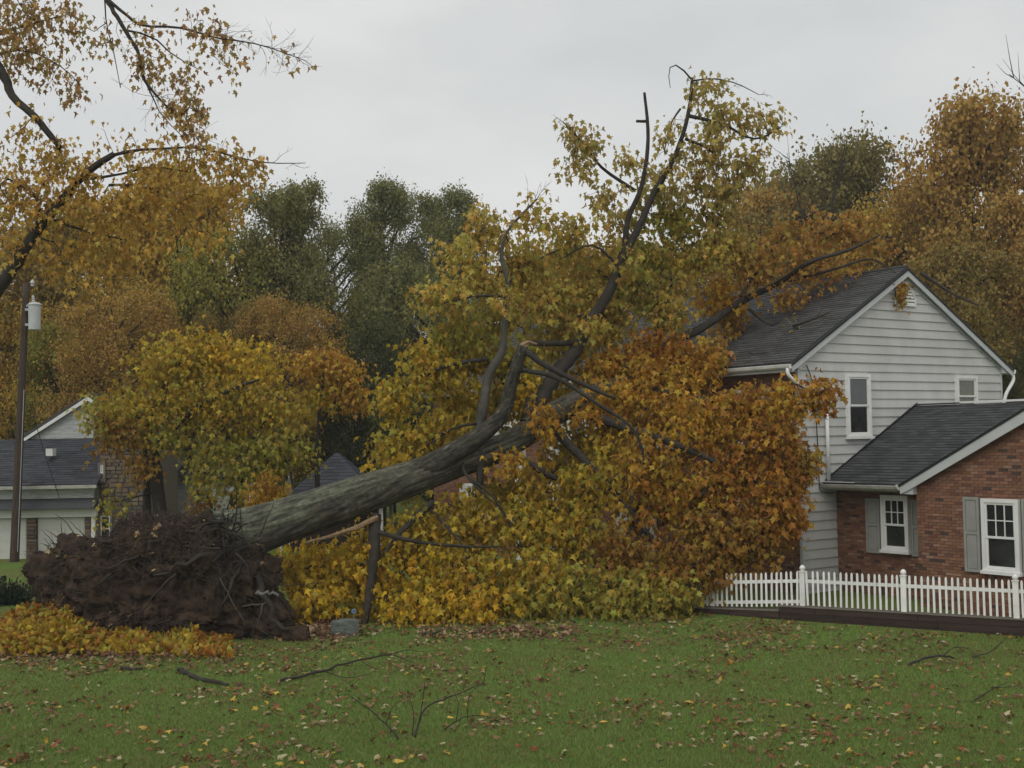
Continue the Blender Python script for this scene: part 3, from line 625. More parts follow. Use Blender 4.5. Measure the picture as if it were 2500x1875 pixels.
m = MB(TP); m.prism([(q0 + 0.02, gz0 - 0.22), (q0 + 0.30, gz0 - 0.10), (-YC + 0.02, gz0 + 0.02), (-YC + 0.02, gz0 - 0.22)], 0.0, 0.158); m.build('eave_return', M['fascia'], house)
m = MB(TP); m.prism([(q0 - 0.14, gz0 + 0.0), (q0, gz0 + 0.0), (q0, gz0 - 0.12), (q0 - 0.06, gz0 - 0.13)], -0.8, 0.17); m.build('gutter_end', M['gutter'], house)
for sg in (0, 1):
    ya, yb = (YC + 0.34, GRY) if sg == 0 else (2 * GRY - YC - 0.34, GRY)
    m = MB(); V = [(XP - 0.22, ya, gz0 - 0.005), (ridge_x - 0.3, ya, gz0 - 0.005), (ridge_x - 0.3, yb, gap + 0.13), (XP - 0.22, yb, gap + 0.13)]
    m.add(V + [(a_, b_, c_ - 0.05) for a_, b_, c_ in V], [(0, 1, 2, 3), (4, 7, 6, 5), (0, 4, 5, 1), (1, 5, 6, 2), (3, 2, 6, 7), (0, 3, 7, 4)]); m.build('gable_roof', M['shingle_flat'], house)
# ================================================================== RETAINING WALL + PICKET FENCE
FP = [np.array(p) for p in ((13.45, 26.75, 0.38), (11.28, 27.9, 0.40), (9.11, 29.05, 0.42), (7.0, 30.2, 0.44), (4.99, 31.36, 0.30), (2.9, 32.55, 0.24))]
rw = thing('retaining_wall', 'low dark timber retaining wall under the white picket fence', 'retaining wall', (9.1, 29.0, 0))
def wall_run(p, q, ztop0, ztop1, courses, seed):
    random.seed(seed); p = np.array(p[:2]); q = np.array(q[:2]); d = (q - p) / np.linalg.norm(q - p); nrm = np.array([-d[1], d[0]])
    if nrm[1] > 0: nrm = -nrm
    L = np.linalg.norm(q - p)
    for c in range(courses):
        s = 0.0; first = True
        while s < L - 0.05:
            e_ = min(L, s + (random.uniform(1.2, 2.4) if first else 2.4)); first = False
            m = MB(); f0, f1 = c / courses, (c + 1) / courses; off = random.uniform(-0.006, 0.006)
            def pt(x, f, o):
                zt = ztop0 + (ztop1 - ztop0) * x / L; w = p + d * x + nrm * (0.16 + o); b = hgt(w[0], w[1]) - 0.12
                return np.array([w[0], w[1], b + (zt - b) * f])
            g = 0.006
            V = [pt(s + g, f0, off), pt(e_ - g, f0, off), pt(e_ - g, f1, off) - [0, 0, 0.008], pt(s + g, f1, off) - [0, 0, 0.008],
                 pt(s + g, f0, -0.16), pt(e_ - g, f0, -0.16), pt(e_ - g, f1, -0.16) - [0, 0, 0.008], pt(s + g, f1, -0.16) - [0, 0, 0.008]]
            V = [v - rw_loc for v in V]
            m.add(V, [(0, 1, 2, 3), (4, 7, 6, 5), (3, 2, 6, 7), (0, 4, 5, 1), (0, 3, 7, 4), (1, 5, 6, 2)]); m.build('timber', M['timber'], rw); s = e_
    m = MB(); V = []
    for x in (0, L):
        zt = ztop0 + (ztop1 - ztop0) * x / L
        for o in (-0.18, 0.175):
            w = p + d * x + nrm * o
            for zz in (zt, zt + 0.025): V.append(np.array([w[0], w[1], zz]) - rw_loc)
    m.add(V, [(0, 2, 3, 1), (4, 5, 7, 6), (1, 3, 7, 5), (0, 4, 6, 2), (2, 6, 7, 3), (0, 1, 5, 4)]); m.build('cap_board', M['timber_cap'], rw)
rw_loc = np.array([9.1, 29.0, 0])
step_pt = FP[3] + (FP[4] - FP[3]) * 0.24
wall_run(FP[0], step_pt, 0.36, 0.41, 3, 1); wall_run(step_pt - (FP[3] - FP[4]) * 0.001, FP[5], 0.29, 0.22, 2, 2)
random.seed(11)
fence = thing('picket_fence', 'white picket fence with ball-topped posts on the dark retaining wall', 'fence', (9.1, 29.0, 0))
pm = MB(); pm.lathe([(0.062, 0), (0.062, 0.80), (0.075, 0.81), (0.075, 0.835), (0.05, 0.85), (0.045, 0.865), (0.068, 0.895), (0.072, 0.925), (0.058, 0.96), (0.025, 0.99), (0.0, 1.0)], 0, 0, 14)
FD = unit(FP[1][:2] - FP[3][:2]); FANG = math.atan2(FD[1], FD[0])
def post_meshes():
    m = MB(); m.box(-0.062, 0.062, -0.062, 0.062, 0, 0.82); body = m.mesh('post'); body.materials.append(M['vinyl'])
    m = MB(); m.box(-0.076, 0.076, -0.076, 0.076, 0.822, 0.845); m.lathe([(0.045, 0.846), (0.045, 0.862), (0.066, 0.885), (0.072, 0.915), (0.06, 0.95), (0.03, 0.978), (0.004, 0.99)], 0, 0, 14)
    cap = m.mesh('post_cap'); cap.materials.append(M['vinyl']); return body, cap
pb, pc = post_meshes()
m = MB(); m.add([(-0.025, -0.012, 0), (0.025, -0.012, 0), (0.025, 0.012, 0), (-0.025, 0.012, 0), (-0.025, -0.012, 0.79), (0.025, -0.012, 0.79), (0.025, 0.012, 0.79), (-0.025, 0.012, 0.79), (-0.012, -0.009, 0.835), (0.012, -0.009, 0.835), (0.012, 0.009, 0.835), (-0.012, 0.009, 0.835)],
      [(0, 3, 2, 1), (0, 1, 5, 4), (1, 2, 6, 5), (2, 3, 7, 6), (3, 0, 4, 7), (4, 5, 9, 8), (5, 6, 10, 9), (6, 7, 11, 10), (7, 4, 8, 11), (8, 9, 10, 11)]); picket = m.mesh('picket'); picket.materials.append(M['vinyl'])
def place(name, me, w, rz=FANG, tilt=0.0):
    o = bpy.data.objects.new(name, me); COL.objects.link(o); o.parent = fence; o.location = w - rw_loc; o.rotation_euler = (random.gauss(0, 0.012), tilt + random.gauss(0, 0.012), rz); return o
for i, p in enumerate(FP):
    o = place('post', pb, p + np.array([0, 0, 0.0 if i < 4 else 0.01])); c = bpy.data.objects.new('post_cap', pc); COL.objects.link(c); c.parent = o
for i in range(len(FP) - 1):
    p, q = FP[i], FP[i + 1]; dz = 0.0 if i < 3 else -0.0; n = 17; Lp = np.linalg.norm(q - p)
    sag = -0.03 if i == 3 else 0
    for hz in (0.10, 0.60):
        m = MB(); d = unit(q - p); nn = np.array([-d[1], d[0], 0]); V = []
        for w in (p + d * 0.06, q - d * 0.06):
            for o_, z_ in ((-0.013, hz - 0.04), (0.013, hz - 0.04), (0.013, hz + 0.04), (-0.013, hz + 0.04)): V.append(w + nn * o_ + np.array([0, 0, z_]) - rw_loc)
        m.add(V, [(0, 1, 5, 4), (1, 2, 6, 5), (2, 3, 7, 6), (3, 0, 4, 7), (0, 3, 2, 1), (4, 5, 6, 7)])
        if hz > 0.3 or i >= 3: m.build('rail', M['vinyl'], fence)
    for k in range(n):
        f = (k + 1) / (n + 1); w = p + (q - p) * f; d = unit(q - p); w = w + np.array([d[1], -d[0], 0]) * (0.026 if d[0] > 0 else -0.026)
        w[2] += 0.015 + sag * math.sin(f * 3.14)
        place('picket', picket, w, math.atan2((p - q)[1], (p - q)[0]))

# ================================================================== UTILITY POLE
pbase = gnd(30, 1222, 0.0); ptop = at(57, 612, pbase[1] + 0.2); PH = ptop[2]
pole = thing('utility_pole', 'tall dark wooden utility pole carrying a grey transformer', 'utility pole', pbase)
tp = ptop - pbase
m = MB(); m.tube(spline([(0, 0, -0.3), tp * 0.5, tp], 14), np.linspace(0.185, 0.125, 14), 14); m.build('pole', M['pole'], pole, True)
tx = MB(); c = tp * 0.90; 
cx_, cy_, cz_ = c[0] + 0.42, c[1] - 0.12, c[2] - 0.75
tr_ = MB(); tr_.lathe([(0.20, cz_ - 0.02), (0.23, cz_), (0.235, cz_ + 0.95), (0.26, cz_ + 0.97), (0.26, cz_ + 1.0), (0.2, cz_ + 1.06), (0.06, cz_ + 1.09)], cx_, cy_, 18)
tro = tr_.build('transformer', M['tank'], pole)
m = MB(); m.lathe([(0.05, cz_ + 1.08), (0.07, cz_ + 1.14), (0.045, cz_ + 1.18), (0.07, cz_ + 1.22), (0.045, cz_ + 1.26), (0.06, cz_ + 1.30), (0.03, cz_ + 1.36)], cx_ - 0.05, cy_, 10); m.build('bushing', M['porcelain'], tro)
m = MB(); m.lathe([(0.03, cz_ + 0.9), (0.05, cz_ + 0.93), (0.03, cz_ + 0.98)], cx_ - 0.27, cy_ - 0.05, 8); m.build('lug', M['metal'], tro)
m = MB(); m.box(c[0] + 0.05, cx_ - 0.2, cy_ - 0.03, cy_ + 0.03, cz_ + 0.75, cz_ + 0.85); m.box(c[0] + 0.05, cx_ - 0.2, cy_ - 0.03, cy_ + 0.03, cz_ + 0.15, cz_ + 0.25); m.build('bracket', M['metal'], pole)
m = MB(); m.lathe([(0.04, tp[2] - 0.15), (0.09, tp[2] - 0.1), (0.05, tp[2] - 0.05), (0.1, tp[2]), (0.06, tp[2] + 0.08), (0.03, tp[2] + 0.14)], tp[0] + 0.26, tp[1] - 0.05, 10); m.build('insulator', M['porcelain'], pole)
m = MB(); m.tube(spline([(tp[0] + 0.26, tp[1] - 0.05, tp[2] - 0.1), (tp[0] + 0.33, tp[1] - 0.05, tp[2] - 0.5), (cx_ - 0.05, cy_, cz_ + 1.34)], 8), 0.012, 5); m.build('jumper_wire', M['cable'], pole)
gw0 = at(64, 870, pbase[1]) - pbase; gw1 = at(128, 1075, 49.0) - pbase
m = MB(); m.tube(spline([gw0, (gw0 + gw1) / 2 - [0, 0, 0.1], gw1], 10), 0.014, 5); m.build('service_drop', M['cable'], pole)
m = MB(); m.tube([tp * 0.62 + [0.13, -0.1, 0], tp * 0.05 + [0.17, -0.12, 0]], 0.016, 6); m.build('conduit', M['metal'], pole)

# ================================================================== STONE HOUSE WITH GARAGE (far left)
GY = 49.5
def gx_(sx): return at(sx / K, 1000, GY)[0]
def gz_(sx, sy): return at(sx / K, sy / K, GY)[2]
gh = thing('stone_house', 'stone and white house with double garage behind the utility pole', 'house', (gx_(150), GY, 0))
ox = gx_(150)
TGH = lambda V: np.stack([V[:, 0] - ox, -V[:, 2], V[:, 1]], -1)
xl, xr = gx_(-260), gx_(236); z_e = gz_(110, 1183); z_r = gz_(110, 1083)
m = MB(TGH); m.box(xl, xr, 0, z_e - 0.1, -6, -0.12); m.build('garage_wall', M['stone_mortar'], gh)
STC = [(0.178, 0.133, 0.096), (0.215, 0.167, 0.120), (0.141, 0.110, 0.088), (0.185, 0.114, 0.080), (0.111, 0.095, 0.080), (0.155, 0.129, 0.104)]
STM = []
for q_ in range(12):
    c_ = np.array(STC[q_ % 6]) * random.uniform(0.8, 1.15); mb = MB(); jt = lambda: random.uniform(-0.05, 0.05)
    f_ = [(0.03 + jt() * 0.4, 0.05 + jt(), 0.04), (0.97 + jt() * 0.4, 0.05 + jt(), 0.04), (0.97 + jt() * 0.4, 0.95 + jt(), 0.04), (0.03 + jt() * 0.4, 0.95 + jt(), 0.04)]
    mb.add([(0, 0, -0.05), (1, 0, -0.05), (1, 1, -0.05), (0, 1, -0.05)] + f_, [(0, 1, 5, 4), (1, 2, 6, 5), (2, 3, 7, 6), (3, 0, 4, 7), (4, 5, 6, 7)], c_); mb.v = [np.stack([v_[:, 0], -v_[:, 2], v_[:, 1]], -1) for v_ in mb.v]
    me_ = mb.mesh('stone', True); me_.materials.append(M['stone']); STM.append(me_)
def stone_wall(T, a0, a1, z0, z1, par, rows=0.16, holes=()):
    zz = z0
    while zz < z1 - 0.04:
        h = min(rows * random.uniform(0.75, 1.35), z1 - zz); a = a0
        while a < a1 - 0.03:
            w = min(random.uniform(0.18, 0.5), a1 - a)
            if not any(h_[0] < a + w / 2 < h_[1] and h_[2] < zz + h / 2 < h_[3] for h_ in holes):
                o = bpy.data.objects.new('stone', random.choice(STM)); COL.objects.link(o); o.parent = par
                o.location = tuple(T(np.array([[a + 0.01, zz + 0.008, 0.0]]))[0]); o.scale = (w - 0.018, random.uniform(0.7, 1.2), h - 0.016)
            a += w
        zz += h
for (s0, s1) in ((gx_(-60) , gx_(63)), (gx_(91), gx_(205))):
    m = MB(TGH); zt = gz_(150, 1264); m.box(s0, s1, 0.02, zt, -0.1, -0.06); gd = m.build('garage_door', M['door'], gh)
    for i in range(4):
        h = (zt - 0.04) / 4
        m = MB(TGH); m.box(s0 + 0.02, s1 - 0.02, 0.03 + i * h, 0.03 + (i + 1) * h - 0.02, -0.062, -0.045); m.build('door_panel', M['door'], gd)
for (s0, s1) in ((gx_(64), gx_(90)), (gx_(206), gx_(222))): stone_wall(TGH, s0, s1, 0.0, gz_(150, 1262), gh, 0.13)
m = MB(TGH); m.box(gx_(223), gx_(232), 0, gz_(220, 1250), -0.1, 0.05); m.build('corner_post', M['white'], gh)
m = MB(TGH); m.box(xl, xr, gz_(110, 1263), gz_(110, 1243), -0.1, 0.12); m.build('door_header', M['white'], gh)
m = MB(TGH); m.box(xl, xr - 0.1, gz_(110, 1217), gz_(110, 1187), -0.1, 0.10); m.build('white_band', M['paint_old'], gh)
m = MB(TGH); za, zb = gz_(110, 1240), gz_(110, 1218); m.add([(xl, za, 0.5), (xr + 0.05, za, 0.5), (xr + 0.05, zb, 0.05), (xl, zb, 0.05), (xl, za - 0.05, 0.5), (xr + 0.05, za - 0.05, 0.5), (xr + 0.05, za - 0.05, -0.1), (xl, za - 0.05, -0.1)], [(0, 1, 2, 3), (0, 4, 5, 1), (4, 7, 6, 5), (1, 5, 6, 2)]); m.build('pent_roof', M['shingle_flat'], gh)
roof_plane(gh, (xl - ox, -0.45, z_e), (xr - ox + 0.15, -0.45, z_e), (xl - ox, 3.2, z_r + 0.2), (xr - ox + 0.15, 3.2, z_r + 0.2), name='garage_roof', course=0.2, tab=0.5, base_col=(0.052, 0.054, 0.062))
m = MB(TGH); m.box(xl, xr + 0.15, z_e - 0.16, z_e - 0.03, 0.40, 0.52); m.build('gutter', M['gutter_dirty'], gh)
fx0 = at(272 / K * 1.0, 1000, 48.6)[0]
m = MB(TGH); zf = gz_(92, 1095); m.box(gx_(84), gx_(101), zf - 0.32, zf - 0.02, -1.6, -1.2); m.build('vent_box', M['white'], gh)
# taller white gable behind, stone end wall
g2 = lambda sx, sy: at(sx / K, sy / K, 52.8)
TG2 = lambda V: np.stack([V[:, 0] - ox, 3.3 - V[:, 2], V[:, 1]], -1)
a, b, c3 = g2(52, 1084), g2(219, 975), g2(330, 1070)
m = MB(TG2); m.prism([(a[0], 3.0), (a[0], a[2]), (b[0], b[2]), (b[0] + 2.6, a[2]), (b[0] + 2.6, 3.0)], -6, 0); m.build('upper_wall', M['paint_old'], gh)
zz = a[2] - 0.2
while zz < b[2] - 0.1:
    q = max(0, (zz - a[2])) / (b[2] - a[2]); m = MB(TG2); m.box(a[0] + (b[0] - a[0]) * q, b[0] + 2.6 * (1 - q), zz, zz + 0.19, 0.0, 0.03); m.build('siding_board', M['paint_old'], gh); zz += 0.2
for p0, p1 in (((a[0] - 0.35, a[2] - 0.1), (b[0], b[2] + 0.12)), ((b[0] + 2.95, a[2] - 0.1), (b[0], b[2] + 0.12))):
    m = MB(TG2); m.prism([p0, p1, (p1[0], p1[1] + 0.14), (p0[0], p0[1] + 0.14)], -6.2, 0.25); m.build('upper_roof', M['shingle_flat'], gh)
    m = MB(TG2); m.prism([(p0[0], p0[1] - 0.15), (p1[0], p1[1] - 0.18), (p1[0], p1[1] - 0.01), (p0[0], p0[1] - 0.01)], 0.2, 0.26); m.build('rake_board', M['white'], gh)
TG3 = lambda V: np.stack([V[:, 0] - ox, 0.35 - V[:, 2], V[:, 1]], -1)
sx0, sx1 = xr + 0.02, gx_(345)
m = MB(TG3); m.box(sx0, sx1, 0, gz_(280, 1060), -5, -0.03); so = m.build('stone_wall', M['stone_mortar'], gh)
hol = [(gx_(234), gx_(252), gz_(240, 1180), gz_(240, 1130)), (gx_(234), gx_(268), gz_(240, 1330), gz_(240, 1255))]
stone_wall(TG3, sx0, sx1, 0, gz_(280, 1060), so, 0.17, hol)
for h in hol:
    window(gh, TG3, h[0], h[1], h[2], h[3], casing='stone_mortar', sill=False)
m = MB(TG3); m.prism([(sx0 - 0.2, gz_(280, 1062)), (sx1 + 0.3, gz_(280, 1062)), ((sx0 + sx1) / 2, gz_(280, 1000))], -5.2, 0.3); m.build('stone_roof', M['shingle_flat'], gh)

# white house behind the yellow maple
wh = thing('white_house', 'white house half hidden behind the yellow maple', 'house', (at(430, 1000, 57)[0], 57, 0))
wx = wh.location[0]; TW = lambda V: np.stack([V[:, 0] - wx, -V[:, 2], V[:, 1]], -1); w0, w1 = at(300, 1000, 57)[0], at(560, 1000, 57)[0]
m = MB(TW); m.box(w0, w1, 0, 3.3, -7, 0); m.build('wall', M['paint_old'], wh)
for i in range(16):
    m = MB(TW); m.box(w0, w1, i * 0.2, i * 0.2 + 0.19, 0.0, 0.02); m.build('siding_board', M['paint_old'], wh)
m = MB(TW); m.add([(w0 - 0.3, 3.2, 0.5), (w1 + 0.3, 3.2, 0.5), (w1 + 0.3, 4.6, -3.5), (w0 - 0.3, 4.6, -3.5), (w0 - 0.3, 3.12, 0.5), (w1 + 0.3, 3.12, 0.5), (w1 + 0.3, 3.2, -7.5), (w0 - 0.3, 3.2, -7.5)], [(0, 1, 2, 3), (0, 4, 5, 1), (3, 2, 6, 7), (1, 6, 2), (0, 3, 7)]); m.build('roof', M['shingle_flat'], wh)
for cxx in (0.2, 0.55, 0.85): window(wh, TW, w0 + (w1 - w0) * cxx - 0.5, w0 + (w1 - w0) * cxx + 0.5, 1.2, 2.6, over=(2, 2))
# dark hip-roofed pavilion
pc_ = at(728, 980, 52.5); pv = thing('garden_pavilion', 'small pavilion with steep dark hip roof behind the fallen trunk', 'pavilion', (pc_[0], 52.5, 0))
hwp, zt, zb_ = 2.35, pc_[2] + 0.02, 1.95
cs = [(-hwp, -hwp), (hwp, -hwp), (hwp, hwp), (-hwp, hwp)]
for i in range(4):
    a_, b_ = cs[i], cs[(i + 1) % 4]; tipA = (a_[0] * 0.03, a_[1] * 0.03, zt); tipB = (b_[0] * 0.03, b_[1] * 0.03, zt)
    roof_plane(pv, (a_[0], a_[1], zb_), (b_[0], b_[1], zb_), tipA, tipB, name='hip_roof', course=0.19, tab=0.45, base_col=(0.05, 0.053, 0.062))
for a_, b_ in cs:
    m = MB(); m.box(a_ * 0.88 - 0.08, a_ * 0.88 + 0.08, b_ * 0.88 - 0.08, b_ * 0.88 + 0.08, 0, zb_ + 0.05); m.build('post', M['white'], pv)
m = MB(); m.box(-hwp * 0.8, hwp * 0.8, -hwp * 0.75, hwp * 0.8, 0, 1.9); m.build('wall', M['timber'], pv)
# closed patio umbrella
up_ = at(624, 1031, 48); um = thing('patio_umbrella', 'closed grey-beige patio umbrella beside the dark pavilion roof', 'umbrella', (up_[0], 48, 0))
m = MB(); V = []; Fs = []; S_ = 16
for i, (r, z_) in enumerate(((0.02, up_[2]), (0.09, up_[2] - 0.22), (0.15, up_[2] - 0.55), (0.21, up_[2] - 0.95), (0.17, up_[2] - 1.05))):
    for j in range(S_): rr = r * (1 if j % 2 else 0.62); V.append((rr * math.cos(j * 2 * math.pi / S_), rr * math.sin(j * 2 * math.pi / S_), z_))
Fs = [(i * S_ + j, i * S_ + (j + 1) % S_, (i + 1) * S_ + (j + 1) % S_, (i + 1) * S_ + j) for i in range(4) for j in range(S_)]
m.add(V, Fs); m.build('canopy', M['canvas'], um)
m = MB(); m.tube([(0, 0, 0), (0, 0, up_[2] + 0.06)], 0.022, 8); m.build('pole', M['white'], um)
m = MB(); m.lathe([(0.25, 0), (0.25, 0.06), (0.08, 0.12), (0.04, 0.3)], 0, 0, 12); m.build('base', M['rock'], um)
# ================================================================== FALLEN TREE
def spray(parent, base, pts, n, L0, r0=0.007, seed=1):
    r_ = np.random.default_rng(seed); Q = spline(A(*pts), 40); t = unit(np.gradient(Q, axis=0)); mb = MB()
    for k in range(n):
        i = r_.integers(4, 40); d = unit(t[i] * 0.9 + r_.normal(size=3) * 0.55); L = L0 * r_.uniform(0.4, 1.1); q = [Q[i]]
        for _ in range(4): d = unit(d + r_.normal(size=3) * 0.25 + [0, 0, 0.05]); q.append(q[-1] + d * L / 4)
        mb.tube(np.array(q) - base, np.linspace(r0, r0 * 0.35, 5), 4, cap=False)
        for _ in range(3):
            s0 = q[r_.integers(1, 4)]; d2 = unit(d + r_.normal(size=3) * 0.7); mb.tube(np.array([s0, s0 + d2 * L * 0.2, s0 + d2 * L * 0.35 + [0, 0, 0.02]]) - base, [r0 * 0.5, r0 * 0.4, r0 * 0.25], 3, cap=False)
    o = mb.build('bare_twigs', M['twig'], parent); o['kind'] = 'stuff'
def inside_house(P):
    q = to_house(P); x, y, z_ = q[..., 0], q[..., 1], q[..., 2]
    rz = np.where(x < GW / 2, az + (x - GW / 2) * SL, az - (x - GW / 2) * SL) + 0.12
    return ((x > -0.12) & (x < GW + 0.3) & (y > -0.08) & (y < LEN) & (z_ < rz)) | ((x > 0.2) & (x < 8) & (y < 0) & (y > -11) & (z_ < 3.6)) | ((x > -0.5) & (x < 0) & (y > -0.2) & (y < LEN) & (z_ > ez - 0.4) & (z_ < ez + 0.1))
RN = unit(U * (-SL) + np.array([0, 0, 1.0])); RP = hw(0, 0, EAVE + 0.13)
def onroof(px, py, lift=0.25):
    return onplane(px, py, RP + RN * lift, RN)
def A(*pts):
    return np.array([onroof(p[0], p[1], p[3]) if len(p) == 4 else at(*p) for p in pts])
def px_r(w, Y): return w * K / F * Y / 2      # displayed width in px to radius in m

tree_base = gnd(470, 1375, 0.1)
ft = thing('fallen_maple', 'huge uprooted maple lying across the lawn onto the house roof', 'fallen tree', tree_base)
tb = np.array(tree_base)
limbs = []
def limb(name, pts, w0, w1, m_='bark', sides=12, wob=0.03, n=None, own=True, power=1.0):
    P = A(*pts); Ls = np.linalg.norm(np.diff(P, axis=0), axis=1).sum(); n = n or max(6, int(Ls / 0.22)); Q = spline(P, n)
    Y0, Y1 = P[0][1], P[-1][1]; r = px_r(w0, Y0) + (px_r(w1, Y1) - px_r(w0, Y0)) * np.linspace(0, 1, n) ** power
    Q[1:-1] += rng.normal(size=(n - 2, 3)) * (r[1:-1, None] * 0.045)
    limbs.append((Q, r)); mb = MB(); mb.tube(Q - tb, r, sides, wob=wob); return mb.build(name, M[m_], ft, True)
# trunk
def trunk_part(name, pts, ws, n=110, sides=56, flare=0.0, lk=1.0, dk=1.0):
    P = A(*pts); Q = spline(P, n); r = np.interp(np.linspace(0, 1, n), np.linspace(0, 1, len(ws)), [px_r(w, p[1]) for w, p in zip(ws, P)])
    sl = np.concatenate([[0], np.cumsum(np.linalg.norm(np.diff(Q, axis=0), axis=1))]); r = r * (1 + flare * np.exp(-sl / 0.8)); limbs.append((Q, r))
    t = unit(np.gradient(Q, axis=0)); Av = unit(np.cross(t, np.array([0, 0, 1.0]))); Bv = np.cross(Av, t); V = []; C_ = []
    for i in range(n):
        for j in range(sides):
            th = 2 * math.pi * j / sides; ct, st = math.cos(th), math.sin(th)
            big = noise.fractal(Vector((ct * 1.3, st * 1.3, sl[i] * 0.5)), 1, 2, 3); rg = abs(noise.noise(Vector((ct * 7.5, st * 7.5, sl[i] * 1.6)))); fr = noise.noise(Vector((ct * 16, st * 16, sl[i] * 5)))
            fl_ = 1 + flare * 0.55 * math.exp(-sl[i] / 0.7) * math.cos(th * 4 + 0.6)
            V.append(Q[i] + r[i] * fl_ * (1 + 0.035 * big - 0.085 * rg + 0.015 * fr) * (ct * Av[i] + st * Bv[i]))
            lich_lit = np.clip(0.25 + 0.5 * st + 0.9 * noise.fractal(Vector((ct * 2, st * 2, sl[i] * 1.3 + 9)), 1, 2, 4), 0, 1) * math.exp(-sl[i] / 6.0) * lk  # lichen patches plus a paler green upper side painted as if sky-lit
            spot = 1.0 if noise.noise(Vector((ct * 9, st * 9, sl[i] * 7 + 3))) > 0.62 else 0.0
            base_ = dk * np.array((0.098, 0.088, 0.064)) * (1.12 - 1.15 * rg); C_.append(base_ * (1 - lich_lit) + np.array((0.15, 0.17, 0.11)) * (1.05 - 0.8 * rg) * lich_lit + spot * np.array((0.10, 0.10, 0.08)))
    lp = [];
    for i in range(n - 1):
        for j in range(sides): lp += [i * sides + j, i * sides + (j + 1) % sides, (i + 1) * sides + (j + 1) % sides, (i + 1) * sides + j]
    tot = [4] * ((n - 1) * sides) + [sides, sides]; lp += list(range(sides)) + list(range((n - 1) * sides, n * sides))
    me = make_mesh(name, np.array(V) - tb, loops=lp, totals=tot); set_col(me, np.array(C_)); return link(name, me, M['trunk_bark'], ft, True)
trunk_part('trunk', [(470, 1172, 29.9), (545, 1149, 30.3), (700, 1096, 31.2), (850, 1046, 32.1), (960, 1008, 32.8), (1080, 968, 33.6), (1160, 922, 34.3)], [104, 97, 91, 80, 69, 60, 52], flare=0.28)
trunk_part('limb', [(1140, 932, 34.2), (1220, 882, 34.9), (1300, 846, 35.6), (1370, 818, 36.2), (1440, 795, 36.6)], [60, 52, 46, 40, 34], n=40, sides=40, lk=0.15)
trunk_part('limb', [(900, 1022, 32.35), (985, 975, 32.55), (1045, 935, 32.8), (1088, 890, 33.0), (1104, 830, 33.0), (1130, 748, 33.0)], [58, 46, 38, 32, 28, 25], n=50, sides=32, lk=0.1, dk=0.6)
limb('limb', [(1036, 945, 33.4), (1043, 880, 33.6), (1058, 805, 33.9), (1084, 760, 34.0), (1090, 690, 34.1), (1097, 610, 34.2), (1084, 555, 34.3), (1096, 500, 34.4), (1160, 430, 34.8)], 25, 4, 'bark', 12)
limb('limb', [(1150, 900, 34.6), (1200, 810, 35.2), (1240, 762, 35.5), (1270, 702, 35.7), (1320, 622, 35.8), (1352, 535, 35.9)], 36, 20, 'bark_dark', 14)
limb('limb', [(1350, 540, 35.9), (1357, 472, 35.9), (1386, 402, 35.9), (1400, 300, 35.9), (1392, 200, 35.9)], 14, 6, 'bark_dark', 10)
limb('limb', [(1350, 545, 35.9), (1380, 490, 36.0), (1412, 420, 36.1), (1460, 332, 36.2), (1488, 240, 36.3), (1495, 168, 36.4)], 18, 6, 'bark_dark', 10)
limb('branch', [(1396, 262, 35.9), (1374, 262, 35.9)], 7, 6, 'bark_dark', 7, n=5)
limb('limb', [(1410, 800, 36.5), (1440, 748, 36.9), (1520, 706, 37.2), (1600, 652, 0, 1.0), (1680, 612, 0, 0.9), (1750, 566, 37.3), (1830, 541, 37.8), (1900, 508, 38.0)], 24, 4, 'bark_dark', 12)
limb('limb', [(1300, 850, 35.6), (1400, 770, 37.0), (1440, 660, 38.4), (1445, 560, 39.2), (1420, 480, 39.6)], 28, 8, 'bark_dark', 10)
limb('limb', [(1240, 870, 35.2), (1300, 905, 34.2), (1400, 940, 33.2), (1520, 985, 32.4), (1640, 1050, 31.9), (1700, 1120, 31.6)], 24, 5, 'bark_dark', 10)
limb('limb', [(1350, 830, 36.0), (1440, 850, 34.6), (1560, 870, 33.6), (1680, 880, 32.6), (1760, 870, 32.2)], 20, 5, 'bark_dark', 9)
limb('limb', [(1180, 915, 34.4), (1260, 990, 33.6), (1340, 1080, 32.9), (1420, 1180, 32.3), (1480, 1270, 31.6)], 22, 5, 'bark_dark', 9)
limb('limb', [(1085, 965, 33.4), (1140, 1000, 33.1), (1203, 1034, 32.9)], 20, 13, 'bark_dark', 10, 0.12)
limb('branch', [(1000, 1000, 32.6), (1010, 1030, 32.3), (1080, 1100, 32.0), (1150, 1152, 31.8)], 8, 3, 'bark_dark', 7)
limb('branch', [(1012, 1030, 32.3), (1075, 1085, 32.0), (1120, 1180, 31.8)], 7, 3, 'bark_dark', 7)
limb('limb', [(810, 1112, 31.6), (808, 1200, 31.2), (797, 1290, 30.9), (786, 1352, 30.7)], 27, 14, 'bark_dark', 12)
limb('branch', [(812, 1148, 31.4), (900, 1170, 31.0), (1000, 1180, 30.8), (1085, 1181, 30.7)], 11, 4, 'bark_dark', 8)
limb('branch', [(935, 1085, 32.2), (870, 1145, 31.6), (828, 1200, 31.2)], 17, 8, 'bark_dark', 8)
limb('branch', [(925, 1095, 32.2), (990, 1165, 31.4), (1010, 1200, 31.2)], 8, 3, 'bark_dark', 7)
limb('branch', [(1128, 752, 33.0), (1180, 790, 32.8), (1260, 830, 32.7), (1330, 862, 32.7)], 15, 7, 'bark_dark', 8)
limb('branch', [(1126, 800, 33.0), (1200, 815, 32.6), (1290, 872, 32.4), (1370, 930, 32.3), (1390, 1010, 32.3), (1360, 1090, 32.3)], 12, 3, 'bark_dark', 8)
limb('branch', [(1140, 740, 34.8), (1190, 742, 35.2), (1262, 738, 35.6)], 14, 12, 'bark_dark', 8)
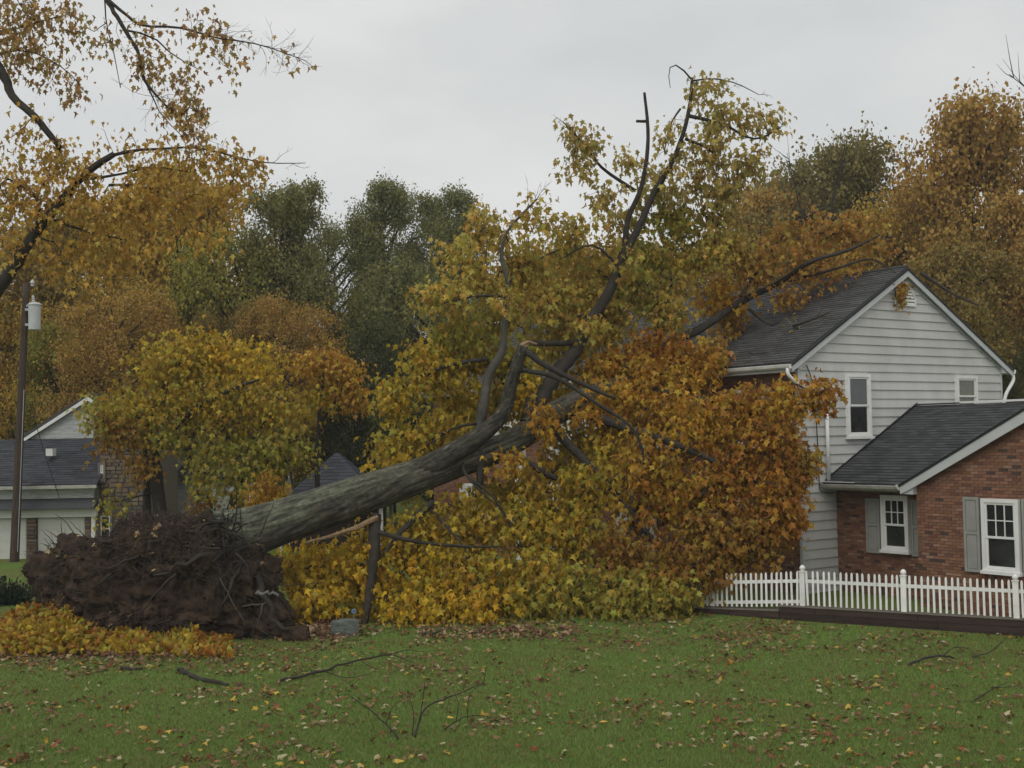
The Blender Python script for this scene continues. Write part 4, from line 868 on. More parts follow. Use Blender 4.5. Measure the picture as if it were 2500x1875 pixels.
limb('branch', [(1052, 775, 33.9), (960, 792, 33.6), (880, 830, 33.4), (845, 855, 33.3)], 11, 3, 'bark_dark', 8)
limb('branch', [(1030, 915, 33.4), (980, 925, 33.3), (920, 965, 33.0), (895, 990, 32.9)], 7, 3, 'bark_dark', 7)
limb('branch', [(1090, 640, 34.1), (1020, 640, 33.8), (960, 655, 33.6)], 7, 3, 'bark_dark', 7)
limb('branch', [(1372, 412, 35.9), (1300, 362, 35.7), (1262, 312, 35.6), (1215, 262, 35.5)], 9, 2, 'bark_dark', 7)
limb('branch', [(1340, 580, 35.8), (1280, 530, 35.6), (1210, 560, 35.4)], 7, 2, 'bark_dark', 7)
limb('branch', [(1487, 250, 36.3), (1560, 268, 36.3), (1630, 300, 36.3), (1690, 272, 36.3)], 9, 2, 'bark_dark', 7)
limb('branch', [(1480, 300, 36.3), (1540, 330, 36.5), (1575, 395, 36.7)], 7, 2, 'bark_dark', 7)
limb('branch', [(1494, 172, 36.4), (1465, 142, 36.3), (1445, 150, 36.2), (1448, 190, 36.2)], 4, 1.5, 'bark_dark', 6)
limb('branch', [(1495, 175, 36.4), (1540, 170, 36.5), (1590, 180, 36.5), (1640, 205, 36.5)], 4, 1.5, 'bark_dark', 6)
limb('branch', [(1470, 235, 36.2), (1448, 270, 36.1), (1435, 330, 36.0)], 5, 2, 'bark_dark', 6)
limb('branch', [(1600, 652, 0, 0.7), (1660, 700, 0, 0.25), (1690, 690, 0, 0.2)], 8, 3, 'bark_dark', 7)
limb('branch', [(1680, 612, 0, 0.6), (1790, 585, 37.3), (1880, 560, 37.6), (1935, 590, 36.5)], 8, 2, 'bark_dark', 7)
limb('branch', [(1600, 640, 37.4), (1700, 500, 38.6), (1800, 440, 39.2)], 8, 2, 'bark_dark', 7)
limb('branch', [(1720, 830, 32.4), (1772, 850, 32.2), (1812, 838, 32.1)], 4, 2, 'bark_dark', 6)
limb('branch', [(1990, 590, 38.6), (2060, 635, 37.8), (2115, 660, 37.2)], 9, 3, 'bark_dark', 7)
# torn strip of bark under the trunk
mb = MB(); mb.tube(spline(A((660, 1172, 30.6), (740, 1150, 31.0), (815, 1118, 31.4)), 10) - tb, np.linspace(0.03, 0.07, 10), 7, wob=0.2); mb.build('torn_bark', M['wood'], ft)
mb = MB(); mb.tube(A((1128, 750, 32.98), (1142, 740, 32.98), (1160, 744, 33.0)) - tb, [0.12, 0.08, 0.03], 7, wob=0.25); mb.build('torn_wood', M['wood'], ft)
# broken stub ends on the trunk
for p, q, w in (((1040, 990, 33.0), (1035, 1055, 32.8), 22), ((1150, 860, 34.8), (1135, 905, 34.4), 30)):
    limb('stub', [p, q], w, w * 0.7, 'bark_dark', 9, n=5)

def B(px, py, Y, rx, rz, ry, n, p, lift=None):
    c = onroof(px, py, lift) if lift is not None else at(px, py, Y); return (c, (rx, ry, rz), n, p)
blobs = [
 # lower left, bright yellow
 B(665, 1225, 32.3, 1.1, 1.1, 0.9, 84, 'yellow'), B(700, 1290, 31.2, 0.9, 0.45, 0.7, 38, 'yellow'), B(770, 1230, 32.0, 1.2, 1.1, 0.8, 90, 'yellow'), B(890, 1235, 31.6, 1.2, 1.0, 0.9, 62, 'yellow'),
 B(900, 1300, 30.7, 1.3, 0.45, 0.7, 55, 'yellow'), B(1010, 1240, 31.4, 1.2, 1.0, 0.9, 66, 'gold'), B(1040, 1300, 30.8, 1.2, 0.45, 0.7, 55, 'yellow'), B(900, 1130, 32.4, 0.9, 0.7, 0.8, 36, 'gold'),
 B(990, 1110, 32.8, 1.2, 0.8, 0.8, 55, 'gold'), B(1120, 1140, 32.4, 1.3, 1.1, 0.9, 80, 'gold'), B(1150, 1250, 31.4, 1.3, 0.9, 0.9, 72, 'gold'), B(1180, 1300, 31.0, 1.2, 0.4, 0.7, 48, 'olive'),
 B(1240, 1150, 32.6, 1.1, 1.0, 0.9, 60, 'gold'), B(1270, 1260, 31.6, 1.2, 0.8, 0.9, 66, 'olive'), B(1340, 1200, 32.2, 1.0, 1.0, 0.9, 56, 'brown'), B(1400, 1280, 31.3, 1.2, 0.6, 0.8, 62, 'olive'), B(1330, 1300, 31.0, 1.0, 0.35, 0.7, 40, 'olive'),
 B(1450, 1230, 31.5, 0.9, 0.8, 0.7, 50, 'brown'), B(1450, 1290, 30.8, 0.5, 0.5, 0.5, 34, 'olive'),
 # right mass hanging before the house corner
 B(1540, 1160, 31.5, 1.2, 1.0, 0.8, 70, 'brown'), B(1620, 1150, 31.4, 1.0, 0.8, 0.7, 56, 'brown'), B(1690, 1080, 31.6, 0.85, 1.1, 0.7, 72, 'orange'), B(1600, 1030, 32.2, 1.3, 1.1, 0.9, 64, 'orange'), B(1600, 1030, 32.2, 1.3, 1.1, 0.9, 24, 'amber'), B(1480, 1080, 32.4, 1.2, 1.2, 0.9, 44, 'orange'), B(1480, 1080, 32.4, 1.2, 1.2, 0.9, 36, 'gold'),
 B(1400, 1010, 33.0, 1.1, 1.2, 0.9, 50, 'amber'), B(1660, 935, 32.2, 1.2, 0.9, 0.8, 50, 'orange'), B(1660, 935, 32.2, 1.2, 0.9, 0.8, 26, 'amber'), B(1540, 920, 33.2, 1.3, 1.0, 0.9, 90, 'amber'), B(1700, 862, 32.2, 0.8, 0.42, 0.6, 34, 'amber'), B(1610, 858, 33.2, 1.0, 0.45, 0.7, 42, 'orange'), B(1780, 840, 32.2, 0.42, 0.4, 0.35, 15, 'orange'),
 B(1530, 1235, 31.2, 0.6, 0.35, 0.5, 18, 'brown'), B(1720, 1000, 32.0, 0.5, 0.9, 0.5, 30, 'brown'),
 # middle, around the forks
 B(1320, 970, 34.0, 0.8, 0.7, 0.8, 22, 'gold'), B(1270, 1040, 33.2, 0.9, 0.8, 0.8, 42, 'gold'), B(1180, 900, 33.6, 0.5, 0.4, 0.4, 14, 'amber'), B(1110, 1000, 32.6, 0.5, 0.35, 0.4, 12, 'amber'), B(1430, 880, 34.2, 1.2, 0.8, 0.8, 62, 'amber'), B(1340, 790, 36.2, 1.1, 0.7, 0.8, 56, 'amber'), B(1430, 760, 36.2, 1.2, 0.8, 0.8, 70, 'orange'),
 B(1500, 790, 36.0, 1.0, 0.7, 0.8, 56, 'amber'), B(1290, 790, 36.0, 0.7, 0.5, 0.6, 26, 'amber'), B(1200, 720, 36.4, 1.1, 0.7, 0.8, 38, 'palegold'), B(1320, 700, 37.2, 1.1, 0.7, 0.8, 39, 'palegold'), B(1440, 660, 37.2, 1.2, 0.8, 0.8, 45, 'palegold'), B(1180, 640, 35.6, 0.9, 0.7, 0.7, 27, 'palegold'), B(1560, 640, 38.2, 1.1, 0.7, 0.7, 38, 'amber'),
 # filling behind the forks
 B(1010, 900, 35.6, 1.0, 0.8, 0.8, 40, 'gold'), B(1100, 860, 36.2, 1.0, 0.9, 0.8, 44, 'gold'), B(1200, 850, 36.8, 1.0, 0.8, 0.8, 44, 'gold'), B(1270, 960, 36.2, 1.2, 0.9, 0.8, 56, 'gold'), B(1200, 1010, 35.0, 0.9, 0.7, 0.7, 30, 'gold'), B(1340, 900, 36.2, 1.0, 0.8, 0.8, 40, 'amber'), B(1090, 1050, 34.6, 1.0, 0.6, 0.7, 40, 'gold'), B(1180, 1090, 34.0, 1.2, 0.8, 0.8, 56, 'gold'), B(1240, 720, 37.4, 1.2, 0.9, 0.8, 38, 'palegold'), B(1080, 690, 36.0, 1.0, 0.8, 0.8, 27, 'olive'), B(1400, 560, 37.8, 1.2, 0.9, 0.8, 38, 'olive'), B(1340, 470, 37.0, 0.6, 0.6, 0.5, 10, 'palegold'), B(1390, 1080, 33.6, 1.0, 0.9, 0.8, 46, 'orange'), B(960, 1200, 33.0, 1.2, 0.8, 0.8, 50, 'gold'), B(820, 1180, 33.0, 1.0, 0.8, 0.8, 44, 'yellow'),
 B(985, 770, 36.2, 1.0, 0.6, 0.8, 40, 'gold'), B(1065, 770, 36.6, 1.0, 0.6, 0.8, 40, 'gold'), B(940, 760, 35.2, 0.8, 0.6, 0.7, 30, 'gold'), B(1340, 848, 34.4, 0.9, 0.45, 0.6, 34, 'amber'), B(1410, 805, 35.2, 0.9, 0.5, 0.7, 40, 'amber'), B(1270, 885, 34.2, 0.5, 0.3, 0.4, 12, 'amber'),
 B(1220, 640, 36.8, 1.1, 0.8, 0.8, 33, 'palegold'), B(1290, 650, 36.9, 1.0, 0.8, 0.7, 30, 'palegold'), B(1150, 560, 36.0, 1.0, 0.8, 0.7, 27, 'palegold'), B(1220, 520, 36.6, 0.9, 0.7, 0.7, 19, 'palegold'), B(1420, 400, 36.9, 0.8, 0.7, 0.6, 19, 'toptan_backlit'), B(1360, 560, 35.4, 0.5, 0.4, 0.3, 6, 'palegold'), B(1260, 700, 35.0, 0.6, 0.4, 0.3, 9, 'palegold'), B(1095, 640, 33.6, 0.4, 0.4, 0.3, 6, 'palegold'), B(1460, 360, 35.8, 0.35, 0.4, 0.2, 4, 'toptan_backlit'), B(1540, 480, 37.4, 0.9, 0.7, 0.7, 25, 'toptan_backlit'),
 # left upper
 B(850, 960, 33.2, 0.8, 0.6, 0.6, 30, 'gold'), B(840, 1005, 32.8, 0.5, 0.25, 0.4, 10, 'yellow'), B(930, 930, 33.6, 0.9, 0.7, 0.7, 36, 'gold'), B(840, 860, 33.6, 0.7, 0.7, 0.6, 32, 'gold'), B(920, 790, 33.8, 0.9, 0.8, 0.7, 46, 'gold'), B(990, 850, 34.6, 0.8, 0.8, 0.7, 36, 'gold'), B(1000, 720, 34.9, 1.0, 0.8, 0.8, 38, 'olive'),
 B(960, 640, 34.0, 0.8, 0.7, 0.7, 28, 'palegold'), B(1040, 600, 35.3, 1.1, 0.8, 0.8, 36, 'palegold'), B(990, 540, 34.3, 0.6, 0.6, 0.6, 16, 'palegold'), B(1060, 490, 35.3, 0.8, 0.6, 0.6, 24, 'palegold'), B(1160, 470, 34.8, 0.6, 0.5, 0.5, 13, 'palegold'), B(1130, 560, 35.5, 0.9, 0.7, 0.7, 25, 'palegold'), B(1130, 840, 34.9, 0.6, 0.6, 0.5, 18, 'yellow'), B(1130, 780, 35.2, 0.7, 0.5, 0.6, 20, 'olive'),
 # top
 B(1270, 310, 35.6, 0.6, 0.55, 0.5, 15, 'toptan_backlit'), B(1235, 280, 35.5, 0.4, 0.4, 0.4, 6, 'toptan_backlit'), B(1240, 365, 35.5, 0.6, 0.3, 0.5, 9, 'toptan_backlit'), B(1300, 420, 35.8, 0.6, 0.6, 0.5, 12, 'toptan_backlit'), B(1240, 490, 35.5, 0.7, 0.6, 0.6, 13, 'palegold'), B(1290, 580, 37.0, 1.2, 0.9, 0.8, 42, 'palegold'), B(1370, 620, 37.2, 1.0, 0.8, 0.8, 33, 'olive'),
 B(1540, 190, 36.4, 0.6, 0.45, 0.5, 13, 'toptan_backlit'), B(1570, 240, 36.4, 0.9, 0.5, 0.6, 22, 'toptan_backlit'), B(1640, 260, 36.4, 0.7, 0.45, 0.5, 15, 'toptan_backlit'), B(1550, 310, 36.4, 0.9, 0.7, 0.7, 24, 'toptan_backlit'), B(1620, 350, 36.5, 0.8, 0.6, 0.6, 18, 'toptan_backlit'), B(1500, 390, 37.0, 0.9, 0.8, 0.7, 25, 'toptan_backlit'), B(1440, 290, 36.2, 0.4, 0.6, 0.4, 7, 'toptan_backlit'), B(1560, 420, 36.8, 0.9, 0.7, 0.7, 25, 'toptan_backlit'),
 B(1470, 470, 37.4, 1.0, 0.8, 0.8, 42, 'olive'), B(1480, 560, 37.2, 1.1, 0.8, 0.8, 42, 'palegold'), B(1390, 480, 37.0, 0.8, 0.6, 0.6, 15, 'olive'), B(1570, 530, 37.6, 1.0, 0.8, 0.8, 34, 'palegold'), B(1650, 560, 37.6, 1.0, 0.7, 0.7, 38, 'rooftan'), B(1350, 350, 36.0, 0.4, 0.5, 0.4, 6, 'toptan_backlit'),
 # over the roof
 B(1580, 690, 0, 0.9, 0.3, 0.9, 18, 'rooftan', 0.5), B(1700, 640, 0, 1.0, 0.3, 0.8, 13, 'rooftan', 0.5), B(1740, 560, 38.8, 1.0, 0.55, 0.7, 33, 'rooftan'), B(1790, 590, 0, 0.9, 0.3, 0.8, 13, 'rooftan', 0.5), B(1800, 490, 39.4, 1.0, 0.6, 0.8, 31, 'rooftan'), B(1860, 550, 39.0, 0.9, 0.45, 0.7, 21, 'rooftan'), B(1700, 490, 38.6, 0.9, 0.6, 0.7, 21, 'rooftan'), B(1880, 480, 38.6, 0.8, 0.5, 0.6, 16, 'rooftan'), B(1545, 740, 36.4, 0.6, 0.5, 0.6, 15, 'rooftan'),
]
vp = hw(4.0, -0.22, 8.38)
skel = np.concatenate([sample_limbs(limbs), np.array([hw(4.1, -0.2, 8.95)])])
tw, cr_ = grow(skel, blobs, per=13, size=0.19, spread=0.22, floor=hgt, avoid=inside_house, droop=0.66)
for me in (tw, cr_):
    co = np.empty(len(me.vertices) * 3, dtype=np.float32); me.vertices.foreach_get('co', co); co = co.reshape(-1, 3) - tb.astype(np.float32); me.vertices.foreach_set('co', co.ravel())
o = link('twigs', tw, M['twig'], ft); o['kind'] = 'stuff'
o = link('crown', cr_, M['leaf'], ft); o['kind'] = 'stuff'
n = 170; P = np.concatenate([np.array([hw(4.02 + rng.normal() * 0.11, -0.2 + rng.normal() * 0.05, 8.42 + rng.normal() * 0.17) for _ in range(130)]), np.array([hw(4.3 + rng.normal() * 0.16, -0.15, 8.74 + rng.normal() * 0.06) for _ in range(40)])])
lm = leaf_mesh('hanging_leaves', P - tb, rng.normal(size=(n, 3)) * 0.6 + [0, 0, -0.9], rng.normal(size=(n, 3)) + [0, -1, 0], rng.uniform(0.08, 0.15, n), pal_cols('brown', n), MAPLE); o = link('hanging_leaves', lm, M['leaf'], ft); o['kind'] = 'stuff'
limb('branch', [(1905, 575, 38.2), (1928, 598, 37.2), (1935, 640, 36.9)], 3, 1.5, 'bark_dark', 6)
spray(ft, tb, [(1495, 175, 36.4), (1540, 170, 36.5), (1640, 205, 36.5)], 6, 0.7, seed=5); spray(ft, tb, [(1470, 235, 36.2), (1448, 270, 36.1), (1435, 330, 36.0)], 6, 0.8, seed=6); spray(ft, tb, [(1300, 362, 35.7), (1262, 312, 35.6), (1215, 262, 35.5)], 8, 0.7, seed=7); spray(ft, tb, [(1096, 500, 34.4), (1160, 430, 34.8)], 8, 0.9, seed=8)
# ---- root plate
out_px = [(72, 1240), (85, 1208), (120, 1188), (180, 1168), (250, 1158), (330, 1136), (410, 1122), (480, 1132), (535, 1165), (580, 1215), (598, 1280), (618, 1335), (640, 1372), (560, 1386), (470, 1383), (380, 1375), (260, 1372), (150, 1345), (90, 1300)]
cen = at(345, 1262, 29.9); OUT = np.array([at(x, y, 29.9) - cen for x, y in out_px]); ang = np.arctan2(OUT[:, 2], OUT[:, 0]); rr_ = np.hypot(OUT[:, 0], OUT[:, 2]); oi_ = np.argsort(ang)
def rad_at(th): return np.interp(th, np.concatenate([ang[oi_] - 2 * math.pi, ang[oi_], ang[oi_] + 2 * math.pi]), np.tile(rr_[oi_], 3))
bm = bmesh.new(); bmesh.ops.create_icosphere(bm, subdivisions=7, radius=1.0); bm.normal_update()
for v in bm.verts:
    d_ = v.co.copy(); th = math.atan2(d_.z, d_.x); h_ = math.hypot(d_.x, d_.z); s_ = h_ ** 0.75; r = float(rad_at(th)) * s_
    p = Vector((r * math.cos(th), d_.y * (1.15 + 0.35 * max(0, -d_.z)), r * math.sin(th))); q = p + Vector((3, 7, 1))
    clod = noise.voronoi(q * 2.3)[0][0]; clod2 = noise.voronoi(q * 5.5 + Vector((4, 1, 2)))[0][0]
    d = 0.24 * noise.fractal(q * 0.9, 1.0, 2.0, 4) + 0.16 * abs(noise.fractal(q * 2.6, 1.0, 2.1, 4)) - 0.16 * clod - 0.07 * clod2 + 0.04 * noise.fractal(q * 11, 1, 2, 2) + 0.12
    if th > 0.3: d += 0.10 * noise.fractal(Vector((p.x * 2.4, 1.0, p.z * 1.2)), 1, 2, 3)
    v.co = p + Vector((p.x * 0.25, p.y * 1.2, p.z * 0.9)).normalized() * d * 1.35
bm.normal_update(); RV = np.array([v.co for v in bm.verts]) + cen - tb
for v, c_ in zip(bm.verts, RV): v.co = Vector(c_)
me = bpy.data.meshes.new('root_ball'); bm.to_mesh(me); bm.free(); root_ball = link('root_ball', me, M['soil'], ft, True)
front = (RV + tb)[(RV + tb)[:, 1] < cen[1] + 0.2]; topv = (RV + tb)[(RV + tb)[:, 2] > cen[2] + 0.7]
allv = RV + tb; n = 5200; P = allv[rng.integers(0, len(allv), n)]; P = P[P[:, 1] < cen[1] + 0.6]; n = len(P)
OCT = np.array([(1, 0, 0), (-1, 0, 0), (0, 1, 0), (0, -1, 0), (0, 0, 1), (0, 0, -1)], float); OF = np.array([(0, 2, 4), (2, 1, 4), (1, 3, 4), (3, 0, 4), (2, 0, 5), (1, 2, 5), (3, 1, 5), (0, 3, 5)])
V = P[:, None, :] - tb + OCT[None] * (rng.uniform(0.012, 0.055, (n, 1, 1)) * rng.uniform(0.6, 1.5, (n, 6, 1))) * rng.uniform(0.7, 1.4, (n, 1, 3)); V += rng.normal(size=(n, 6, 3)) * 0.006
me = make_mesh('soil_crumbs', V.reshape(-1, 3), loops=(OF[None] + (np.arange(n) * 6)[:, None, None]).reshape(-1), totals=np.full(n * 8, 3)); o = link('soil_crumbs', me, M['soil'], ft); o['kind'] = 'stuff'
# thick roots running out of the butt over the soil face
def root(pts, r0, r1, m_='bark_dark', sides=8, own=True):
    Q = spline(np.array(pts), max(8, 3 * len(pts))); Q[1:] += rng.normal(size=(len(Q) - 1, 3)) * r0 * 0.55
    mb = MB(); mb.tube(Q - tb, np.linspace(r0, r1, len(Q)), sides, wob=0.06); return mb.build('root', M[m_], ft, True)
for pts, r0, r1 in (
    ([(520, 1175, 29.6), (470, 1190, 28.9), (400, 1220, 28.6), (330, 1245, 28.5)], 0.09, 0.02), ([(520, 1200, 29.4), (505, 1250, 28.7), (480, 1310, 28.5)], 0.08, 0.02),
    ([(545, 1210, 29.5), (562, 1265, 29.0), (588, 1330, 28.8), (620, 1375, 28.7)], 0.10, 0.04), ([(480, 1150, 29.5), (400, 1150, 29.2), (320, 1168, 28.8)], 0.08, 0.02),
    ([(300, 1200, 28.6), (230, 1225, 28.5), (160, 1235, 28.6)], 0.03, 0.01), ([(380, 1240, 28.4), (330, 1290, 28.4), (290, 1340, 28.5)], 0.035, 0.01), ([(240, 1240, 28.5), (190, 1275, 28.5), (150, 1280, 28.7)], 0.03, 0.01)):
    root(A(*pts), r0, r1)
for pts, r0 in (([(520, 1262, 28.45), (545, 1310, 28.3), (575, 1362, 28.2)], 0.02), ([(568, 1325, 28.3), (620, 1316, 28.2)], 0.02), ([(613, 1318, 28.2), (600, 1370, 28.1)], 0.02)):
    pts = [(p[0] - 45, p[1] - 14, p[2]) for p in pts]; root(A(*pts), r0, r0 * 0.6, 'bark', 6)
root(A((553, 1284, 28.55), (575, 1281, 28.4), (601, 1286, 28.45)), 0.045, 0.03, 'bark_pale', 7)
# fine hanging rootlets
mb = MB()
for k in range(2600):
    p = front[rng.integers(0, len(front))]; n_ = unit(p - cen) * 0.5 + np.array([0, -0.6, 0]); L = rng.uniform(0.15, 0.55)
    dr = unit(n_ * 0.5 + rng.normal(size=3) * [1.0, 0.4, 0.7]); q1 = p + dr * L * 0.45; e_ = q1 + unit(dr + rng.normal(size=3) * 0.7 + [0, 0, -0.5]) * L * 0.5
    mb.tube(np.array([p - n_ * 0.04, q1, e_]) - tb, np.array([0.010, 0.007, 0.003]) * rng.uniform(0.4, 1.3), 4, cap=False)
for k in range(220):
    p = topv[rng.integers(0, len(topv))]; L = rng.uniform(0.1, 0.38); dr = unit(np.array([0, 0, 0.6]) + rng.normal(size=3) * 0.8)
    mb.tube(np.array([p, p + dr * L * 0.5, p + dr * L + rng.normal(size=3) * 0.06]) - tb, [0.009, 0.006, 0.002], 4, cap=False)
o = mb.build('rootlets', M['twig'], ft); o['kind'] = 'stuff'
mb = MB(); cb = at(500, 1180, 29.3)
for k in range(150):
    a_ = rng.uniform(0, 2 * math.pi); p = cb + np.array([rng.normal() * 0.25, -0.3 + 0.2 * rng.normal(), 0.62 * math.sin(a_)]); d_ = unit(np.array([-0.55 + 0.7 * rng.normal(), -0.15 + 0.2 * rng.normal(), 0.5 * math.sin(a_) - 0.35 + 0.5 * rng.normal()]))
    L = rng.uniform(0.3, 0.85); pts = [p]; 
    for q_ in range(4): d_ = unit(d_ + rng.normal(size=3) * 0.35 + [0, 0, -0.12]); pts.append(pts[-1] + d_ * L / 4)
    mb.tube(np.array(pts) - tb, np.linspace(0.03, 0.006, 5) * rng.uniform(0.5, 1.2), 5, cap=False)
o = mb.build('root_tangle', M['bark_dark'], ft); o['kind'] = 'stuff'
# twigs and pale leaves caught on top of the soil
for pts, r0 in (([(165, 1165, 29.5), (145, 1130, 29.3), (120, 1110, 29.2)], 0.014), ([(190, 1165, 29.5), (165, 1140, 29.3), (150, 1125, 29.2)], 0.012), ([(130, 1185, 29.5), (105, 1160, 29.4), (92, 1145, 29.3)], 0.012), ([(560, 1160, 29.2), (580, 1115, 29.0), (592, 1080, 28.9)], 0.016), ([(500, 1150, 29.3), (512, 1090, 29.2), (505, 1040, 29.2)], 0.022), ([(420, 1130, 29.4), (425, 1080, 29.4)], 0.012), ([(330, 1140, 29.6), (300, 1105, 29.5)], 0.012), ([(598, 1265, 29.0), (660, 1262, 28.9), (700, 1258, 28.9)], 0.012)):
    root(A(*pts), r0, r0 * 0.35, 'bark_dark', 5)
n = 150; k_ = rng.integers(0, 3, n)
P = np.concatenate([np.array([at(rng.uniform(270, 345), 1158 - rng.uniform(-6, 8), 29.3 + rng.uniform(-0.4, 0.3)) for _ in range(26)]), np.array([front[rng.integers(0, len(front))] + np.array([0, -0.03, 0.03]) for _ in range(50)])])
n = len(P); lm = leaf_mesh('caught_leaves', P - tb, unit(rng.normal(size=(n, 3)) * [1, 1, 0.3]), unit(rng.normal(size=(n, 3)) * 0.5 + [0, -0.5, 0.8]), rng.uniform(0.1, 0.17, n), np.array([(0.42, 0.29, 0.16), (0.35, 0.2, 0.08), (0.5, 0.38, 0.2)])[rng.integers(0, 3, n)], MAPLE)
o = link('caught_leaves', lm, M['litter'], ft); o['kind'] = 'stuff'

# ================================================================== OTHER NEAR TREES
def blob_tree(name, label, cat, base, limb_list, blobs_, m_, per, size, spread, tm, matname='leaf', group=None, twig_r=0.006):
    root_ = thing(name, label, cat, base, group=group); bs = np.array(base); LL = []
    for nm, pts, w0, w1, sides in limb_list:
        P = A(*pts); Ls = np.linalg.norm(np.diff(P, axis=0), axis=1).sum(); n = max(6, int(Ls / 0.3)); Q = spline(P, n); r = np.linspace(px_r(w0, P[0][1]), px_r(w1, P[-1][1]), n)
        Q[1:-1] += rng.normal(size=(n - 2, 3)) * r[1:-1, None] * 0.12; LL.append((Q, r)); mb = MB(); mb.tube(Q - bs, r, sides, wob=0.04); mb.build(nm, M[m_], root_, True)
    tw, cr_ = grow(sample_limbs(LL), blobs_, per=per, size=size, spread=spread, tm=tm, twig_r=twig_r)
    for me in (tw, cr_):
        co = np.empty(len(me.vertices) * 3, dtype=np.float32); me.vertices.foreach_get('co', co); co = co.reshape(-1, 3) - bs.astype(np.float32); me.vertices.foreach_set('co', co.ravel())
    o = link('twigs', tw, M['twig'], root_); o['kind'] = 'stuff'; o = link('crown', cr_, M[matname], root_); o['kind'] = 'stuff'
    return root_
LY = 31.0
lb = at(-330, 1300, LY); lb[2] = 0
LT = [('trunk', [(-330, 1340, LY), (-325, 1000, LY), (-318, 700, LY), (-330, 300, LY), (-320, -150, LY), (-300, -500, LY)], 78, 30, 16),
 ('limb', [(-320, 860, LY), (-160, 790, LY - 0.3), (0, 620, LY - 0.6), (55, 535, LY - 0.7), (115, 455, LY - 0.8), (175, 385, LY - 0.9), (246, 333, LY - 1)], 34, 13, 12),
 ('limb', [(-325, 100, LY), (-200, 20, LY - 0.4), (-80, 60, LY - 0.7), (0, 148, LY - 0.9), (25, 205, LY - 1), (85, 262, LY - 1.1), (130, 320, LY - 1.1)], 28, 12, 12),
 ('limb', [(-315, -200, LY), (-100, -260, LY - 0.3), (100, -160, LY - 0.5), (212, -30, LY - 0.7), (242, 20, LY - 0.7), (270, 65, LY - 0.8), (300, 118, LY - 0.8), (312, 172, LY - 0.8), (355, 225, LY - 0.9), (405, 272, LY - 0.9), (440, 320, LY - 0.9)], 15, 2, 10),
 ('branch', [(235, 0, LY - 0.7), (270, 30, LY - 0.8), (310, 55, LY - 0.8), (390, 60, LY - 0.9), (470, 82, LY - 1), (560, 96, LY - 1), (662, 132, LY - 1)], 8, 1.6, 7),
 ('branch', [(270, 65, LY - 0.8), (330, 80, LY - 0.6), (375, 120, LY - 0.5), (430, 150, LY - 0.4)], 5, 1.5, 6),
 ('branch', [(225, -30, LY - 0.7), (230, 50, LY - 0.6), (245, 110, LY - 0.6), (260, 190, LY - 0.6)], 4, 1.5, 6),
 ('branch', [(312, 172, LY - 0.8), (330, 210, LY - 0.7), (350, 250, LY - 0.7), (400, 300, LY - 0.7)], 4, 1.5, 6),
 ('branch', [(240, 336, LY - 1), (290, 325, LY - 1), (340, 322, LY - 1), (430, 320, LY - 1), (560, 350, LY - 1), (660, 352, LY - 1)], 8, 1.5, 7),
 ('branch', [(172, 388, LY - 0.9), (250, 378, LY - 0.9), (330, 362, LY - 0.8), (410, 372, LY - 0.8)], 7, 2, 7),
 ('branch', [(235, 400, LY - 0.9), (300, 402, LY - 0.8), (370, 430, LY - 0.7), (420, 500, LY - 0.7)], 6, 2, 7),
 ('branch', [(75, 510, LY - 0.8), (85, 460, LY - 0.9), (80, 420, LY - 0.9), (110, 380, LY - 0.9)], 8, 3, 7),
 ('branch', [(100, 470, LY - 0.8), (190, 500, LY - 0.6), (280, 520, LY - 0.6)], 7, 2, 7),
 ('branch', [(-60, 100, LY - 0.7), (40, 60, LY - 0.6), (150, 30, LY - 0.6)], 5, 2, 7),
 ('branch', [(-30, 120, LY - 0.8), (60, 110, LY - 0.7), (140, 150, LY - 0.7), (185, 200, LY - 0.7)], 4, 1.5, 7)]
